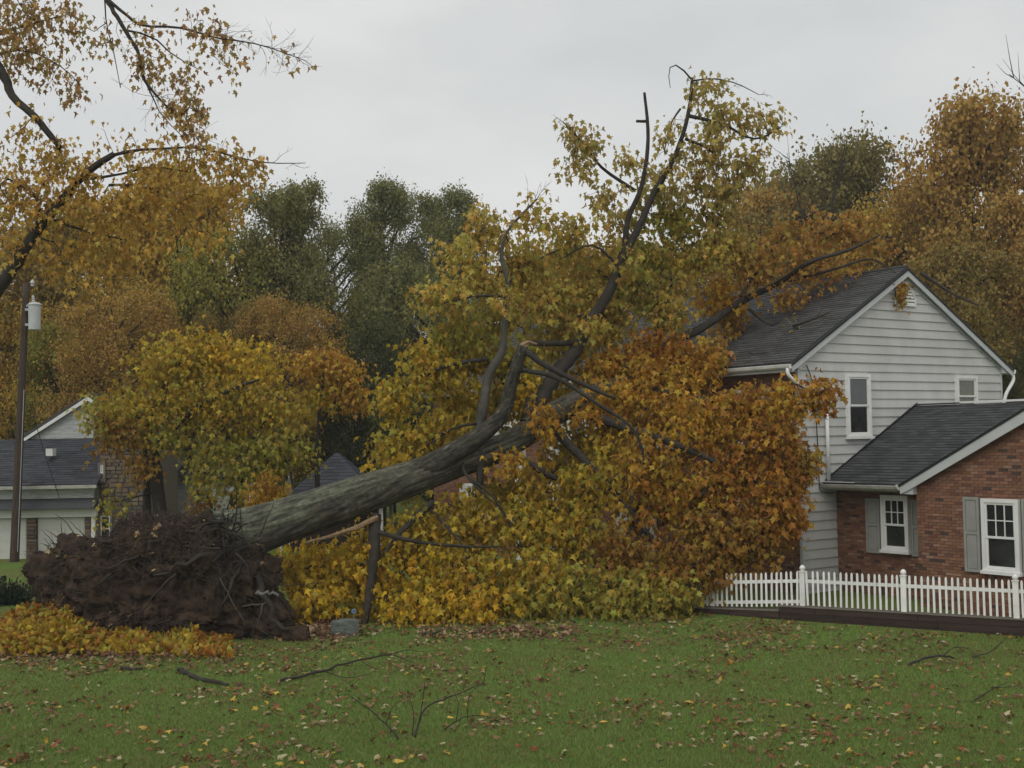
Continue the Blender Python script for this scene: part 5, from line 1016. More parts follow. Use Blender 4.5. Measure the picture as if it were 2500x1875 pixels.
LB = [B(40, 30, LY - 0.7, 1.0, 0.6, 0.8, 32, 'nearleft'), B(130, 25, LY - 0.7, 0.7, 0.4, 0.6, 15, 'nearleft'), B(20, 110, LY - 0.8, 0.8, 0.6, 0.6, 19, 'nearleft'), B(85, 120, LY - 0.7, 0.7, 0.5, 0.5, 13, 'nearleft'), B(130, 175, LY - 0.7, 0.6, 0.35, 0.5, 8, 'nearleft'), B(165, 70, LY - 0.7, 0.4, 0.4, 0.4, 5, 'nearleft'), B(165, 200, LY - 0.7, 0.25, 0.2, 0.3, 2, 'nearleft'),
 B(210, 90, LY - 0.6, 0.3, 0.4, 0.3, 4, 'nearleft'), B(300, 60, LY - 0.8, 0.4, 0.35, 0.4, 5, 'nearleft'), B(330, 130, LY - 0.7, 0.5, 0.4, 0.4, 8, 'nearleft'), B(360, 150, LY - 0.7, 0.4, 0.4, 0.4, 6, 'nearleft'), B(395, 190, LY - 0.7, 0.55, 0.55, 0.5, 15, 'nearleft'), B(410, 240, LY - 0.8, 0.5, 0.45, 0.5, 13, 'nearleft'), B(435, 275, LY - 0.9, 0.3, 0.3, 0.3, 5, 'nearleft'),
 B(440, 40, LY - 1, 0.6, 0.35, 0.5, 8, 'nearleft'), B(470, 70, LY - 1, 0.4, 0.3, 0.4, 5, 'nearleft'), B(540, 120, LY - 1, 0.4, 0.25, 0.3, 2, 'nearleft'), B(440, 100, LY - 0.8, 0.6, 0.3, 0.4, 4, 'nearleft'), B(500, 165, LY - 0.8, 0.4, 0.3, 0.3, 2, 'nearleft'), B(600, 120, LY - 1, 0.3, 0.15, 0.3, 2, 'nearleft'),
 B(60, 300, LY - 1, 0.6, 0.4, 0.5, 11, 'leftgold'), B(130, 340, LY - 1, 0.7, 0.4, 0.5, 20, 'leftgold'), B(60, 380, LY - 0.8, 0.8, 0.5, 0.6, 27, 'leftgold'), B(185, 370, LY - 0.9, 0.5, 0.4, 0.5, 14, 'leftgold'), B(10, 420, LY - 0.8, 0.6, 0.6, 0.6, 20, 'leftgold'), B(110, 440, LY - 0.7, 0.8, 0.5, 0.6, 28, 'leftgold'), B(210, 460, LY - 0.7, 0.8, 0.5, 0.6, 32, 'leftgold'),
 B(285, 300, LY - 1, 0.35, 0.25, 0.3, 3, 'leftgold'), B(280, 330, LY - 1, 0.3, 0.2, 0.3, 3, 'leftgold'), B(220, 285, LY - 1, 0.12, 0.12, 0.1, 2, 'leftgold'), B(400, 345, LY - 0.9, 0.7, 0.3, 0.5, 17, 'leftgold'), B(480, 345, LY - 1, 0.6, 0.3, 0.4, 16, 'leftgold'), B(560, 365, LY - 1, 0.5, 0.25, 0.4, 8, 'leftgold'), B(330, 380, LY - 0.8, 0.8, 0.4, 0.5, 24, 'leftgold'), B(300, 440, LY - 0.7, 0.9, 0.5, 0.6, 33, 'leftgold'),
 B(400, 430, LY - 0.7, 0.8, 0.5, 0.6, 27, 'leftgold'), B(490, 410, LY - 0.8, 0.6, 0.4, 0.5, 14, 'leftgold'), B(240, 540, LY - 0.6, 0.8, 0.5, 0.6, 27, 'leftgold'), B(130, 540, LY - 0.6, 0.8, 0.5, 0.6, 25, 'leftgold'), B(30, 520, LY - 0.6, 0.6, 0.5, 0.6, 17, 'leftgold'), B(350, 510, LY - 0.6, 0.7, 0.4, 0.5, 16, 'leftgold'), B(440, 500, LY - 0.6, 0.6, 0.4, 0.5, 12, 'leftgold'), B(180, 610, LY - 0.6, 0.6, 0.35, 0.5, 11, 'leftgold'),
 B(-150, 300, LY, 1.6, 1.5, 1.5, 52, 'leftgold'), B(-180, 0, LY, 1.8, 1.5, 1.5, 57, 'nearleft'), B(-400, -200, LY, 2.6, 2.2, 2.4, 87, 'nearleft'), B(-520, 250, LY, 2.0, 2.0, 2.0, 63, 'leftgold'), B(-60, -200, LY, 1.6, 1.2, 1.4, 34, 'nearleft')]
om = blob_tree('overhanging_maple', 'maple whose golden branches reach into the picture beside the utility pole', 'tree', lb, LT, LB, 'bark_dark', 11, 0.15, 0.24, MAPLE)
spray(om, lb, [(430, 72, LY - 1), (560, 96, LY - 1), (662, 132, LY - 1)], 26, 0.9, seed=2); spray(om, lb, [(430, 320, LY - 1), (560, 350, LY - 1), (660, 352, LY - 1)], 8, 0.7, seed=3); spray(om, lb, [(242, 20, LY - 0.7), (312, 172, LY - 0.8), (440, 320, LY - 0.9)], 22, 1.1, seed=4)
# yellow maple behind the root plate
YY = 43.5
yb = at(345, 1150, YY); yb[2] = 0
blob_tree('yellow_maple', 'yellow-green maple standing behind the root plate', 'tree', yb,
 [('trunk', [(352, 1215, YY), (345, 1100, YY), (335, 980, YY), (330, 900, YY), (360, 830, YY), (400, 770, YY)], 34, 8, 12), ('trunk', [(330, 1215, YY + 0.2), (318, 1100, YY + 0.2), (318, 1000, YY + 0.2), (300, 900, YY + 0.4), (270, 860, YY)], 22, 6, 10),
  ('limb', [(335, 980, YY), (400, 900, YY - 1), (480, 850, YY - 1.5), (560, 820, YY - 1.5)], 16, 5, 9), ('limb', [(332, 930, YY), (420, 830, YY + 0.5), (480, 760, YY + 0.8)], 13, 4, 8), ('branch', [(345, 1060, YY), (270, 1080, YY - 0.5), (230, 1085, YY - 0.5)], 5, 2, 6), ('branch', [(320, 1010, YY), (295, 985, YY - 0.6), (270, 970, YY - 0.8)], 7, 2, 6),
  ('limb', [(480, 1190, YY - 1), (500, 1090, YY - 1), (522, 1040, YY - 1), (540, 960, YY - 1), (590, 890, YY - 1)], 24, 6, 10), ('limb', [(525, 1030, YY - 1), (580, 980, YY - 1.4), (640, 950, YY - 1.6)], 9, 3, 7)],
 [B(400, 760, YY, 1.5, 0.8, 1.3, 90, 'gold'), B(480, 760, YY, 1.6, 0.8, 1.3, 90, 'yellow'), B(540, 790, YY, 1.2, 0.8, 1.2, 64, 'yellow'), B(350, 800, YY, 1.3, 0.7, 1.2, 60, 'gold'), B(300, 880, YY - 0.4, 1.5, 0.6, 1.2, 76, 'gold'), B(240, 900, YY - 0.4, 0.9, 0.6, 1, 40, 'olive'), B(400, 860, YY - 0.6, 1.3, 0.8, 1.2, 64, 'gold'), B(500, 860, YY - 1, 1.5, 0.8, 1.2, 80, 'gold'), B(590, 880, YY - 1, 1.3, 0.8, 1.1, 64, 'gold'),
  B(560, 960, YY - 1.2, 1.4, 0.7, 1.1, 66, 'olive'), B(615, 945, YY - 1.4, 1.0, 0.6, 1, 44, 'olive'), B(470, 950, YY - 1, 1.2, 0.7, 1.1, 44, 'olive'), B(520, 1030, YY - 1.2, 1.2, 0.6, 1, 44, 'olive'), B(575, 1005, YY - 1.4, 0.8, 0.5, 0.8, 28, 'olive'), B(380, 950, YY - 0.8, 0.8, 0.7, 0.8, 20, 'olive'), B(440, 1010, YY - 0.8, 0.8, 0.8, 0.8, 24, 'olive'), B(350, 930, YY - 1, 0.9, 0.4, 0.7, 24, 'olive'), B(660, 975, YY - 1.4, 0.5, 0.15, 0.5, 7, 'olive'), B(430, 1100, YY + 0.6, 0.9, 0.8, 0.7, 26, 'brown'), B(262, 930, YY - 0.8, 1.1, 0.55, 0.6, 50, 'brown'), B(300, 1000, YY - 0.9, 0.7, 0.6, 0.5, 18, 'brown'), B(240, 1090, YY - 0.9, 0.5, 0.5, 0.4, 8, 'olive'), B(215, 880, YY - 0.4, 0.6, 0.5, 0.6, 22, 'olive')],
 'bark_dark', 12, 0.2, 0.30, STAR)
OY = 45.5; ob = at(690, 1120, OY); ob[2] = 0
blob_tree('orange_maple', 'small bright orange maple just left of the fallen crown', 'tree', ob,
 [('trunk', [(690, 1190, OY), (685, 1000, OY), (690, 900, OY), (700, 800, OY)], 14, 5, 8), ('limb', [(688, 920, OY), (740, 850, OY), (780, 820, OY)], 7, 2, 6)],
 [B(700, 780, OY, 1.1, 0.6, 1, 56, 'amber'), B(740, 800, OY, 0.9, 0.6, 0.9, 46, 'amber'), B(680, 850, OY, 1.0, 0.5, 0.9, 36, 'gold'), B(750, 850, OY, 0.9, 0.5, 0.8, 34, 'amber'), B(660, 780, OY, 0.5, 0.4, 0.5, 16, 'amber')], 'bark_dark', 12, 0.2, 0.28, STAR)
SY = 38.0; sb = at(570, 1150, SY); sb[2] = 0.1
blob_tree('orange_sapling', 'low orange and yellow sapling behind the fallen trunk', 'sapling', sb,
 [('trunk', [(566, 1190, SY), (570, 1100, SY), (578, 1050, SY)], 6, 2, 6), ('branch', [(570, 1110, SY), (600, 1080, SY), (620, 1070, SY)], 3, 1.5, 6)],
 [B(575, 1050, SY, 0.55, 0.4, 0.5, 22, 'amber'), B(560, 1090, SY, 0.6, 0.35, 0.5, 22, 'amber'), B(598, 1088, SY, 0.4, 0.25, 0.4, 13, 'gold'), B(585, 1030, SY, 0.4, 0.2, 0.4, 8, 'orange')], 'bark_dark', 11, 0.16, 0.2, STAR)

# ================================================================== BACKGROUND TREES
RAMP = dict(
 orange=[(0.288, 0.156, 0.028), (0.489, 0.283, 0.040), (0.576, 0.372, 0.051), (0.432, 0.328, 0.057)],
 rust=[(0.245, 0.131, 0.034), (0.417, 0.230, 0.055), (0.489, 0.298, 0.068), (0.403, 0.298, 0.068)],
 gold=[(0.345, 0.238, 0.034), (0.576, 0.402, 0.051), (0.662, 0.491, 0.057), (0.461, 0.402, 0.063)],
 olive=[(0.159, 0.156, 0.032), (0.273, 0.253, 0.044), (0.375, 0.328, 0.057), (0.245, 0.260, 0.051)],
 green=[(0.105, 0.125, 0.045), (0.165, 0.185, 0.062), (0.215, 0.22, 0.075), (0.27, 0.24, 0.075)],
 ochre=[(0.17, 0.11, 0.03), (0.27, 0.18, 0.04), (0.32, 0.22, 0.05), (0.22, 0.19, 0.045)],
 khaki=[(0.15, 0.128, 0.042), (0.225, 0.19, 0.055), (0.28, 0.225, 0.065), (0.20, 0.18, 0.055)],
 pale=[(0.15, 0.155, 0.05), (0.22, 0.215, 0.065), (0.27, 0.25, 0.08), (0.19, 0.20, 0.065)],
 dark=[(0.040, 0.054, 0.017), (0.065, 0.083, 0.023), (0.094, 0.104, 0.028), (0.129, 0.126, 0.032)],
)
LM = {k: leaf_mat('leaf_' + k, 0.32, ramp=v, rough=0.6) for k, v in RAMP.items()}
def proto(kind, seed):
    """unit tree, 10 m tall: trunk mesh, limb meshes, twigs, crown"""
    global rng
    rng = np.random.default_rng(seed); random.seed(seed)
    H_, wide, bare, ncl, ncent = dict(round=(10, 3.6, 0.12, 2300, 38), tall=(10, 2.7, 0.18, 1900, 30), open=(10, 3.2, 0.18, 1900, 30), bush=(10, 4.4, 0.02, 2300, 40), wisp=(10, 2.3, 0.25, 620, 16))[kind]
    L = []; tr = spline([(0, 0, -0.5), (rng.normal() * 0.12, rng.normal() * 0.12, 2.5), (rng.normal() * 0.3, rng.normal() * 0.3, 6), (rng.normal() * 0.4, rng.normal() * 0.4, 8.8)], 18); L.append((tr, np.linspace(0.23, 0.04, 18)))
    bl = []
    for i in range(ncent):
        f = (i + 0.5) / ncent; zc = H_ * (bare + 0.10 + (0.84 - bare) * f); w = wide * (math.sin(math.pi * (0.22 + 0.54 * f)) ** 0.8); a_ = i * 2.4 + rng.normal() * 0.4; rr = w * rng.uniform(0.25, 0.82)
        c = np.array([rr * math.cos(a_), rr * math.sin(a_), zc + rng.normal() * 0.25]); s_ = w * rng.uniform(0.20, 0.50) + 0.22
        bl.append((c, (s_, s_, s_ * 0.72), int(ncl / ncent * rng.uniform(0.6, 1.4)), 'olive'))
        t0 = tr[int(np.clip((zc - 1.6) / 8.8, 0.12, 0.95) * 17)]; mid = (t0 + c) / 2 + [0, 0, 0.25 * rng.normal()]
        L.append((spline([t0, mid, c], 8), np.linspace(0.085, 0.02, 8)))
    tw, cr_ = grow(sample_limbs(L, 0.3), bl, per=17, size=0.13, spread=0.21, tm=FOLD, droop=0.45, twig_r=0.005)
    c = np.repeat(rng.uniform(0, 1, (len(cr_.vertices) // 4, 1)), 4, axis=0); cr_.color_attributes['col'].data.foreach_set('color', np.concatenate([np.repeat(c, 3, 1), np.ones((len(c), 1))], 1).astype(np.float32).ravel())
    mb = MB(); mb.tube(L[0][0], L[0][1], 9, wob=0.05); tm_ = mb.mesh('trunk')
    mb = MB(); [mb.tube(q, r, 6) for q, r in L[1:]]; lm_ = mb.mesh('limbs')
    for me in (tm_, lm_): me.materials.append(M['bark_dark'])
    tw.materials.append(M['twig']); cr_.materials.append(LM['olive'])
    return dict(trunk=tm_, limbs=lm_, twigs=tw, crown=cr_)
PR = {k: proto(k, 30 + i) for i, k in enumerate(('round', 'tall', 'open', 'bush', 'wisp'))}
rng = np.random.default_rng(99); random.seed(99)
def bg_tree(name, label, kind, ramp, px, ptop_, Y, wpx, rot, group='trees behind the houses', zb=0.0, cat='tree'):
    """px: displayed column of the trunk, ptop_: displayed row of the crown's top, wpx: crown width"""
    top = at(px, ptop_, Y); hgt_ = top[2] - zb; natw = dict(round=7.6, tall=5.6, open=6.6, bush=9.6, wisp=4.6)[kind]; wm = wpx * K / F * Y
    sx = wm / natw; sz = min(hgt_ / 9.75, sx * 1.25); dz = hgt_ / sz - 9.75
    t = thing(name, label, cat, (top[0], Y, zb), rot, group); t.scale = (sx, sx, sz)
    p = PR[kind]
    for nm in ('trunk', 'limbs', 'twigs', 'crown'):
        o = bpy.data.objects.new(nm, p[nm]); COL.objects.link(o); o.parent = t
        if nm == 'trunk': o.scale = (1, 1, (9.0 + dz) / 9.0)
        else: o.location = (0, 0, dz); o['kind'] = 'stuff'
        if nm == 'crown': o.material_slots[0].link = 'OBJECT'; o.material_slots[0].material = LM[ramp]
    return t
BGT = [
 ('broad_tree', 'tall orange-brown tree rising right behind the grey gable', 'round', 'rust', 2110, 196, 66, 520, 0.3),
 ('broad_tree', 'olive-gold tree directly behind the right-hand downspout', 'round', 'ochre', 2060, 520, 58, 420, 1.2),
 ('broad_tree', 'rusty tree at the right edge behind the wing roof', 'round', 'rust', 2270, 380, 62, 420, 2.2),
 ('broad_tree', 'grey-green tree between the fallen crown and the tall orange-brown tree', 'round', 'khaki', 1815, 285, 74, 460, 4.1),
 ('broad_tree', 'brown tree behind the top of the fallen crown', 'round', 'rust', 1640, 400, 76, 360, 0.9),
 ('broad_tree', 'dull green tree behind the bare twigs above the roof', 'round', 'khaki', 1730, 360, 82, 400, 5.2),
 ('broad_tree', 'low rusty tree above the ridge of the grey roof', 'bush', 'orange', 1950, 430, 68, 420, 0.2),
 ('broad_tree', 'brown tree behind the leaning upper limbs', 'round', 'rust', 1330, 500, 78, 420, 2.7),
 ('broad_tree', 'orange-brown tree seen between the upper limbs', 'round', 'orange', 1170, 525, 74, 400, 3.4),
 ('broad_tree', 'dim olive tree behind the middle of the fallen crown', 'bush', 'olive', 1500, 520, 82, 520, 1.9),
 ('green_tree', 'tall dark green tree left of the fallen crown', 'round', 'green', 838, 384, 72, 240, 0.6),
 ('green_tree', 'dark green tree nearest the leaning pale limb', 'round', 'green', 968, 400, 75, 250, 2.5),
 ('green_tree', 'bushy green tree between the pale tree and the tall green tree', 'bush', 'green', 715, 480, 70, 300, 1.1),
 ('green_tree', 'dark evergreen mass behind the pavilion roof', 'bush', 'dark', 760, 690, 60, 340, 0.8),
 ('green_tree', 'deep green bush behind the pale leaning limb', 'bush', 'green', 930, 570, 66, 420, 4.4),
 ('green_tree', 'olive-green bushy tree low between the tall green trees', 'bush', 'olive', 815, 600, 69, 340, 2.1),
 ('pale_tree', 'thin pale green tree with sparse crown beside the green trees', 'open', 'pale', 610, 385, 64, 250, 1.4),
 ('broad_tree', 'golden tree behind the overhanging branches', 'round', 'orange', 400, 345, 66, 460, 0.4),
 ('broad_tree', 'golden-brown tree behind the utility pole top', 'round', 'ochre', 100, 450, 62, 420, 2.0),
 ('broad_tree', 'faded orange tree at the left edge of the wood', 'round', 'orange', 250, 400, 72, 420, 3.2),
 ('broad_tree', 'olive tree filling the gap above the rounded trees', 'bush', 'olive', 520, 520, 64, 460, 5.0),
 ('rounded_tree', 'rounded russet tree above the stone house', 'bush', 'rust', 260, 622, 56, 340, 1.6),
 ('rounded_tree', 'rounded russet tree above the orange maple', 'bush', 'rust', 625, 640, 57, 260, 3.9),
 ('rounded_tree', 'rounded yellow-green tree between the two russet trees', 'bush', 'ochre', 490, 665, 58, 240, 0.5),
 ('rounded_tree', 'dim orange tree between pole and stone house', 'bush', 'orange', 60, 620, 60, 320, 2.9),
 ('rounded_tree', 'dark olive tree behind the white house', 'bush', 'olive', 420, 790, 63, 420, 5.5),
 ('rounded_tree', 'olive-brown tree right of the utility pole', 'bush', 'olive', 150, 700, 58, 260, 4.7),
 ('green_tree', 'dark shrub behind the far corner of the grey gable', 'bush', 'dark', 2190, 760, 56, 160, 1.0),
]
for nm, lab, kind, ramp, px, pt, Y, w, rot in BGT: bg_tree(nm, lab, kind, ramp, px, pt, Y, w, rot)
# bare saplings over the roof
def bare_tree(label, pts_px, Y, seed):
    r_ = np.random.default_rng(seed); b = at(*pts_px[0], Y); b[2] = 0; t = thing('bare_tree', label, 'tree', b); P = spline([b] + [at(x, y, Y) for x, y in pts_px[1:]], 18); mb = MB(); mb.tube(P - b, np.linspace(0.09, 0.012, 18), 6); mb.build('trunk', M['bark_dark'], t)
    for k in range(16):
        i = r_.integers(8, 17); s = P[i]; d = unit(np.array([r_.normal(), r_.normal() * 0.5, abs(r_.normal()) + 0.6])); L = r_.uniform(0.5, 1.8); q = s + d * L + [0, 0, 0.2]; mb = MB(); mb.tube(np.array([s, s + d * L * 0.5, q]) - b, [0.022, 0.014, 0.005], 4); mb.build('branch', M['bark_dark'], t)
bare_tree('thin bare sapling left of the olive treetops', [(1745, 900), (1745, 560), (1725, 440), (1700, 330)], 70, 3)
bare_tree('bare pole-like stem in front of the grey-green tree', [(1800, 900), (1795, 500), (1815, 380), (1825, 310)], 70, 5)
bare_tree('bare branches at the upper right picture edge', [(2330, 900), (2320, 500), (2260, 250), (2180, 160)], 50, 8)
# far wood closing the view
n = 52000; X = rng.uniform(-75, 75, n); Y = rng.uniform(86, 104, n); ht = 11.5 + 3.0 * np.sin(X * 0.21 + 1) + 1.8 * np.sin(X * 0.55); Z = ht * rng.uniform(0, 1, n) ** 0.8
cc = np.array(RAMP['rust'] + RAMP['olive'] + RAMP['green'] + RAMP['dark']); pk = ((np.floor(X / 4.5) * 7 + np.floor(Y / 8) * 3) % len(cc)).astype(int); colr = cc[pk] * rng.uniform(0.7, 1.2, (n, 1))
fw_ = link('far_wood', leaf_mesh('far_wood', np.stack([X, Y, Z], -1), rng.normal(size=(n, 3)) + [0, 0, -0.5], rng.normal(size=(n, 3)) + [0, -0.8, 0.6], rng.uniform(0.35, 0.75, n), colr, FOLD), M['leaf'])
tag(fw_, 'distant autumn wood closing the view behind all the trees', 'wood', kind='stuff')

# ================================================================== NEAR GROUND
# evergreen bush at the left edge
eb = gnd(15, 1318, 0.0); bsh = thing('evergreen_bush', 'dark green bush at the left edge beside the root plate', 'bush', eb)
mb = MB(); bl = []; LL = []
for k in range(7):
    e_ = eb + np.array([rng.normal() * 0.5, rng.normal() * 0.3, rng.uniform(0.5, 1.0)]); q = spline([eb, (eb + e_) / 2 + [0, 0, 0.1], e_], 6); LL.append((q, 0.02)); mb.tube(q - eb, 0.02, 5)
mb.build('stems', M['twig'], bsh)
PAL['ever'] = [(0.018, 0.04, 0.014), (0.025, 0.055, 0.018), (0.03, 0.06, 0.02), (0.014, 0.03, 0.012)]
twm, crm = grow(sample_limbs(LL), [(eb + [-0.5, 0, 0.5], (0.9, 0.6, 0.5), 90, 'ever'), (eb + [0.35, 0.1, 0.35], (0.6, 0.5, 0.4), 60, 'ever')], per=14, size=0.1, spread=0.12, tm=OVAL, floor=hgt)
for nm, me, mt in (('twigs', twm, M['twig']), ('foliage', crm, M['leaf'])):
    co = np.empty(len(me.vertices) * 3, dtype=np.float32); me.vertices.foreach_get('co', co); me.vertices.foreach_set('co', (co.reshape(-1, 3) - eb.astype(np.float32)).ravel()); o = link(nm, me, mt, bsh); o['kind'] = 'stuff'
# bed of yellow and orange ground cover
PTS, AX, NR, SZ, CL = [], [], [], [], []
for k in range(5600):
    px = rng.uniform(-60, 500); t_ = rng.uniform(0, 1); front = 1415 if px < 330 else 1415 + (px - 330) * 0.03; back = 1372
    py = front - (front - back) * t_
    mound = 0.75 * math.exp(-((px - 120) / 90) ** 2) + 0.27 + 0.1 * math.sin(px * 0.05); edge = min(1, (500 - px) / 90) * min(1, (1 - t_) * 4 + 0.25) * min(1, t_ * 5 + 0.25)
    g = gnd(px, py, 0.05); z_ = hgt(g[0], g[1]) + 0.03 + mound * edge * rng.uniform(0.25, 1.0) * (0.55 + 0.6 * t_)
    PTS.append((g[0], g[1], z_)); AX.append(rng.normal(size=3) * 0.6 + [0, -0.25, 0.45]); NR.append(rng.normal(size=3) * 0.5 + [0, -0.7, 0.6]); SZ.append(rng.uniform(0.10, 0.21))
    top = px < 200 and t_ > 0.5
    CL.append(rng.uniform(0.7, 1.1) * pal_cols('orange' if (top and rng.uniform() < 0.6) or px > 420 and rng.uniform() < 0.6 or rng.uniform() < 0.22 else ('gold' if rng.uniform() < 0.8 else 'olive'), 1)[0])
gc = link('ground_cover', leaf_mesh('ground_cover', np.array(PTS), np.array(AX), np.array(NR), np.array(SZ), np.array(CL), OVAL), M['leaf'])
tag(gc, 'bed of low yellow and orange foliage before the root plate', 'ground cover', kind='stuff')
# grey stone and blue ornament
def rockmesh(name, loc, sx, sy, sz, seed):
    bm = bmesh.new(); bmesh.ops.create_cube(bm, size=2); bmesh.ops.subdivide_edges(bm, edges=bm.edges, cuts=6, use_grid_fill=True)
    for v in bm.verts:
        c = v.co.copy(); l_ = max(abs(c.x), abs(c.y), abs(c.z)); rd = c.normalized() * 1.25; c = c.lerp(rd, 0.35); d = 0.10 * noise.fractal(c * 1.6 + Vector((seed, 0, 0)), 1, 2, 4); c += c.normalized() * d; v.co = Vector((c.x * sx, c.y * sy, max(-0.05, (c.z * 0.5 + 0.45) * sz * 1.1)))
    me = bpy.data.meshes.new(name); bm.to_mesh(me); bm.free(); o = link(name, me, M['rock']); o.location = loc; return o
g = gnd(744, 1372, 0.06); rk = rockmesh('garden_stone', (g[0], g[1] + 0.1, 0.03), 0.31, 0.22, 0.36, 3); rk.rotation_euler = (0, 0, 0.3); tag(rk, 'squat grey-green stone block standing on the lawn right of the roots', 'stone')
g = gnd(690, 1378, 0.06); rk = rockmesh('soil_clod', (g[0] - 0.55, g[1], 0.02), 0.3, 0.25, 0.28, 8); rk.data.materials[0] = M['soil']; tag(rk, 'dark clod of earth at the right foot of the root plate', 'soil clod')
g = gnd(764, 1352, 0.08); orn = thing('garden_ornament', 'small round blue ornament on a stake among the yellow leaves', 'ornament', g)
zt_ = at(764, 1322, g[1])[2] - g[2]; mb = MB(); mb.tube([(0, 0, -0.05), (0.01, 0, zt_)], 0.008, 6); mb.build('stake', M['metal'], orn)
mb = MB(); mb.lathe([(0.0, -0.012), (0.05, -0.012), (0.065, 0.0), (0.05, 0.014), (0.0, 0.014)], 0, 0, 16); o = mb.build('disc', M['blue'], orn); o.location = (0.01, -0.02, zt_ + 0.02); o.rotation_euler = (1.2, 0.15, 0)
mb = MB(); mb.lathe([(0.0, 0), (0.022, 0), (0.016, 0.02), (0.0, 0.024)], 0, 0, 10); h_ = mb.build('hub', M['cable'], o); h_.location = (0, 0, 0.014)
wb_ = gnd(462, 1372, 0.05); wd = thing('weed', 'small grey-green weed growing before the root plate', 'plant', wb_)
PAL['weed'] = [(0.16, 0.20, 0.07), (0.20, 0.22, 0.09), (0.24, 0.24, 0.08)]
for k in range(6):
    e_ = np.array([rng.normal() * 0.16, rng.normal() * 0.1, rng.uniform(0.45, 0.85)]); q = spline([(0, 0, 0), e_ * 0.5 + [0, 0, 0.06], e_], 6); mb = MB(); mb.tube(q, np.linspace(0.008, 0.004, 6), 4); mb.build('stem', M['twig'], wd)
    n = 9; P = q[rng.integers(2, 6, n)] + rng.normal(size=(n, 3)) * 0.01; lm = leaf_mesh('leaf', P, rng.normal(size=(n, 3)) + [0, 0, 0.5], rng.normal(size=(n, 3)) * 0.5 + [0, -0.6, 0.6], rng.uniform(0.08, 0.14, n), pal_cols('weed', n), OVAL); link('leaf', lm, M['leaf'], wd)
# broken branches on the lawn
def stick(label, paths, name='fallen_branch', h0=0.03, m_='bark_dark'):
    b = gnd(*paths[0][0][0][:2], 0.03); t = thing(name, label, 'branch', b)
    for k, (pts, r0, r1) in enumerate(paths):
        P = np.array([gnd(p[0], p[1], p[2] if len(p) > 2 else 0.05) for p in pts]); 
        # lifted points keep the depth of the branch foot
        for i, p in enumerate(pts):
            if len(p) == 4: P[i] = at(p[0], p[1], p[3])
        P[:, 2] += hgt(P[:, 0], P[:, 1]); Q = spline(P, max(6, 4 * len(pts))); Q[1:-1] += rng.normal(size=(len(Q) - 2, 3)) * r0 * 0.3; mb = MB(); mb.tube(Q - b, 1.05 * np.linspace(r0, r1, len(Q)), 7, wob=0.06); mb.build('stem' if k == 0 else 'twig', M[m_], t, True)
stick('short thick broken stick lying on the lawn before the leaf bed', [([(386, 1446), (420, 1462), (450, 1470), (492, 1479)], 0.045, 0.03)])
stick('small dark stick half hidden in grass at the leaf bed', [([(262, 1443), (285, 1444), (306, 1445)], 0.035, 0.025)])
stick('long forked branch lying on the lawn in mid picture', [([(600, 1474, 0.04), (680, 1455, 0.08), (760, 1430, 0.14), (845, 1412, 0.2)], 0.03, 0.015), ([(845, 1412, 0.2), (880, 1404, 0.22), (920, 1408, 0.12)], 0.012, 0.004), ([(850, 1414, 0.2), (890, 1430, 0.1), (925, 1445, 0.04)], 0.011, 0.004), ([(700, 1450, 0.09), (750, 1465, 0.06), (800, 1456, 0.05)], 0.011, 0.004), ([(780, 1427, 0.15), (800, 1440, 0.08), (820, 1446, 0.04)], 0.009, 0.004), ([(640, 1466, 0.06), (650, 1452, 0.1), (700, 1448, 0.08)], 0.008, 0.003)])
Yc = gnd(900, 1595)[1]
stick('bushy bare broken branch sticking up from the near lawn', [([(895, 1592, 0.02), (905, 1560, 0.1, Yc + 0.2), (925, 1525, 0.3, Yc + 0.5), (985, 1500, 0.4, Yc + 1.0), (1045, 1472, 0.5, Yc + 1.4)], 0.02, 0.007), ([(860, 1598, 0.03), (840, 1570, 0.1, Yc + 0.1), (790, 1528, 0.2, Yc + 0.3), (750, 1500, 0.3, Yc + 0.4)], 0.016, 0.005), ([(890, 1590, 0.03), (893, 1540, 0.1, Yc + 0.2), (880, 1490, 0.3, Yc + 0.3)], 0.012, 0.004), ([(905, 1560, 0.1, Yc + 0.2), (915, 1500, 0.2, Yc + 0.3), (918, 1465, 0.2, Yc + 0.3)], 0.009, 0.004), ([(835, 1562, 0.1, Yc + 0.1), (850, 1525, 0.2, Yc + 0.1), (878, 1508, 0.2, Yc + 0.1)], 0.009, 0.003), ([(1000, 1490, 0.1, Yc + 1.1), (1010, 1460, 0.1, Yc + 1.1)], 0.007, 0.003), ([(1045, 1472, 0.1, Yc + 1.4), (1050, 1440, 0.1, Yc + 1.4)], 0.007, 0.003), ([(960, 1575, 0.04), (1000, 1550, 0.12), (1040, 1545, 0.1), (1090, 1560, 0.04)], 0.01, 0.004), ([(1010, 1550, 0.1), (1015, 1500, 0.2, Yc + 0.8), (1045, 1475, 0.2, Yc + 0.8)], 0.008, 0.003), ([(985, 1560, 0.1), (990, 1520, 0.2, Yc + 0.6), (980, 1490, 0.2, Yc + 0.6)], 0.008, 0.003)])
Yr = gnd(2000, 1430)[1]
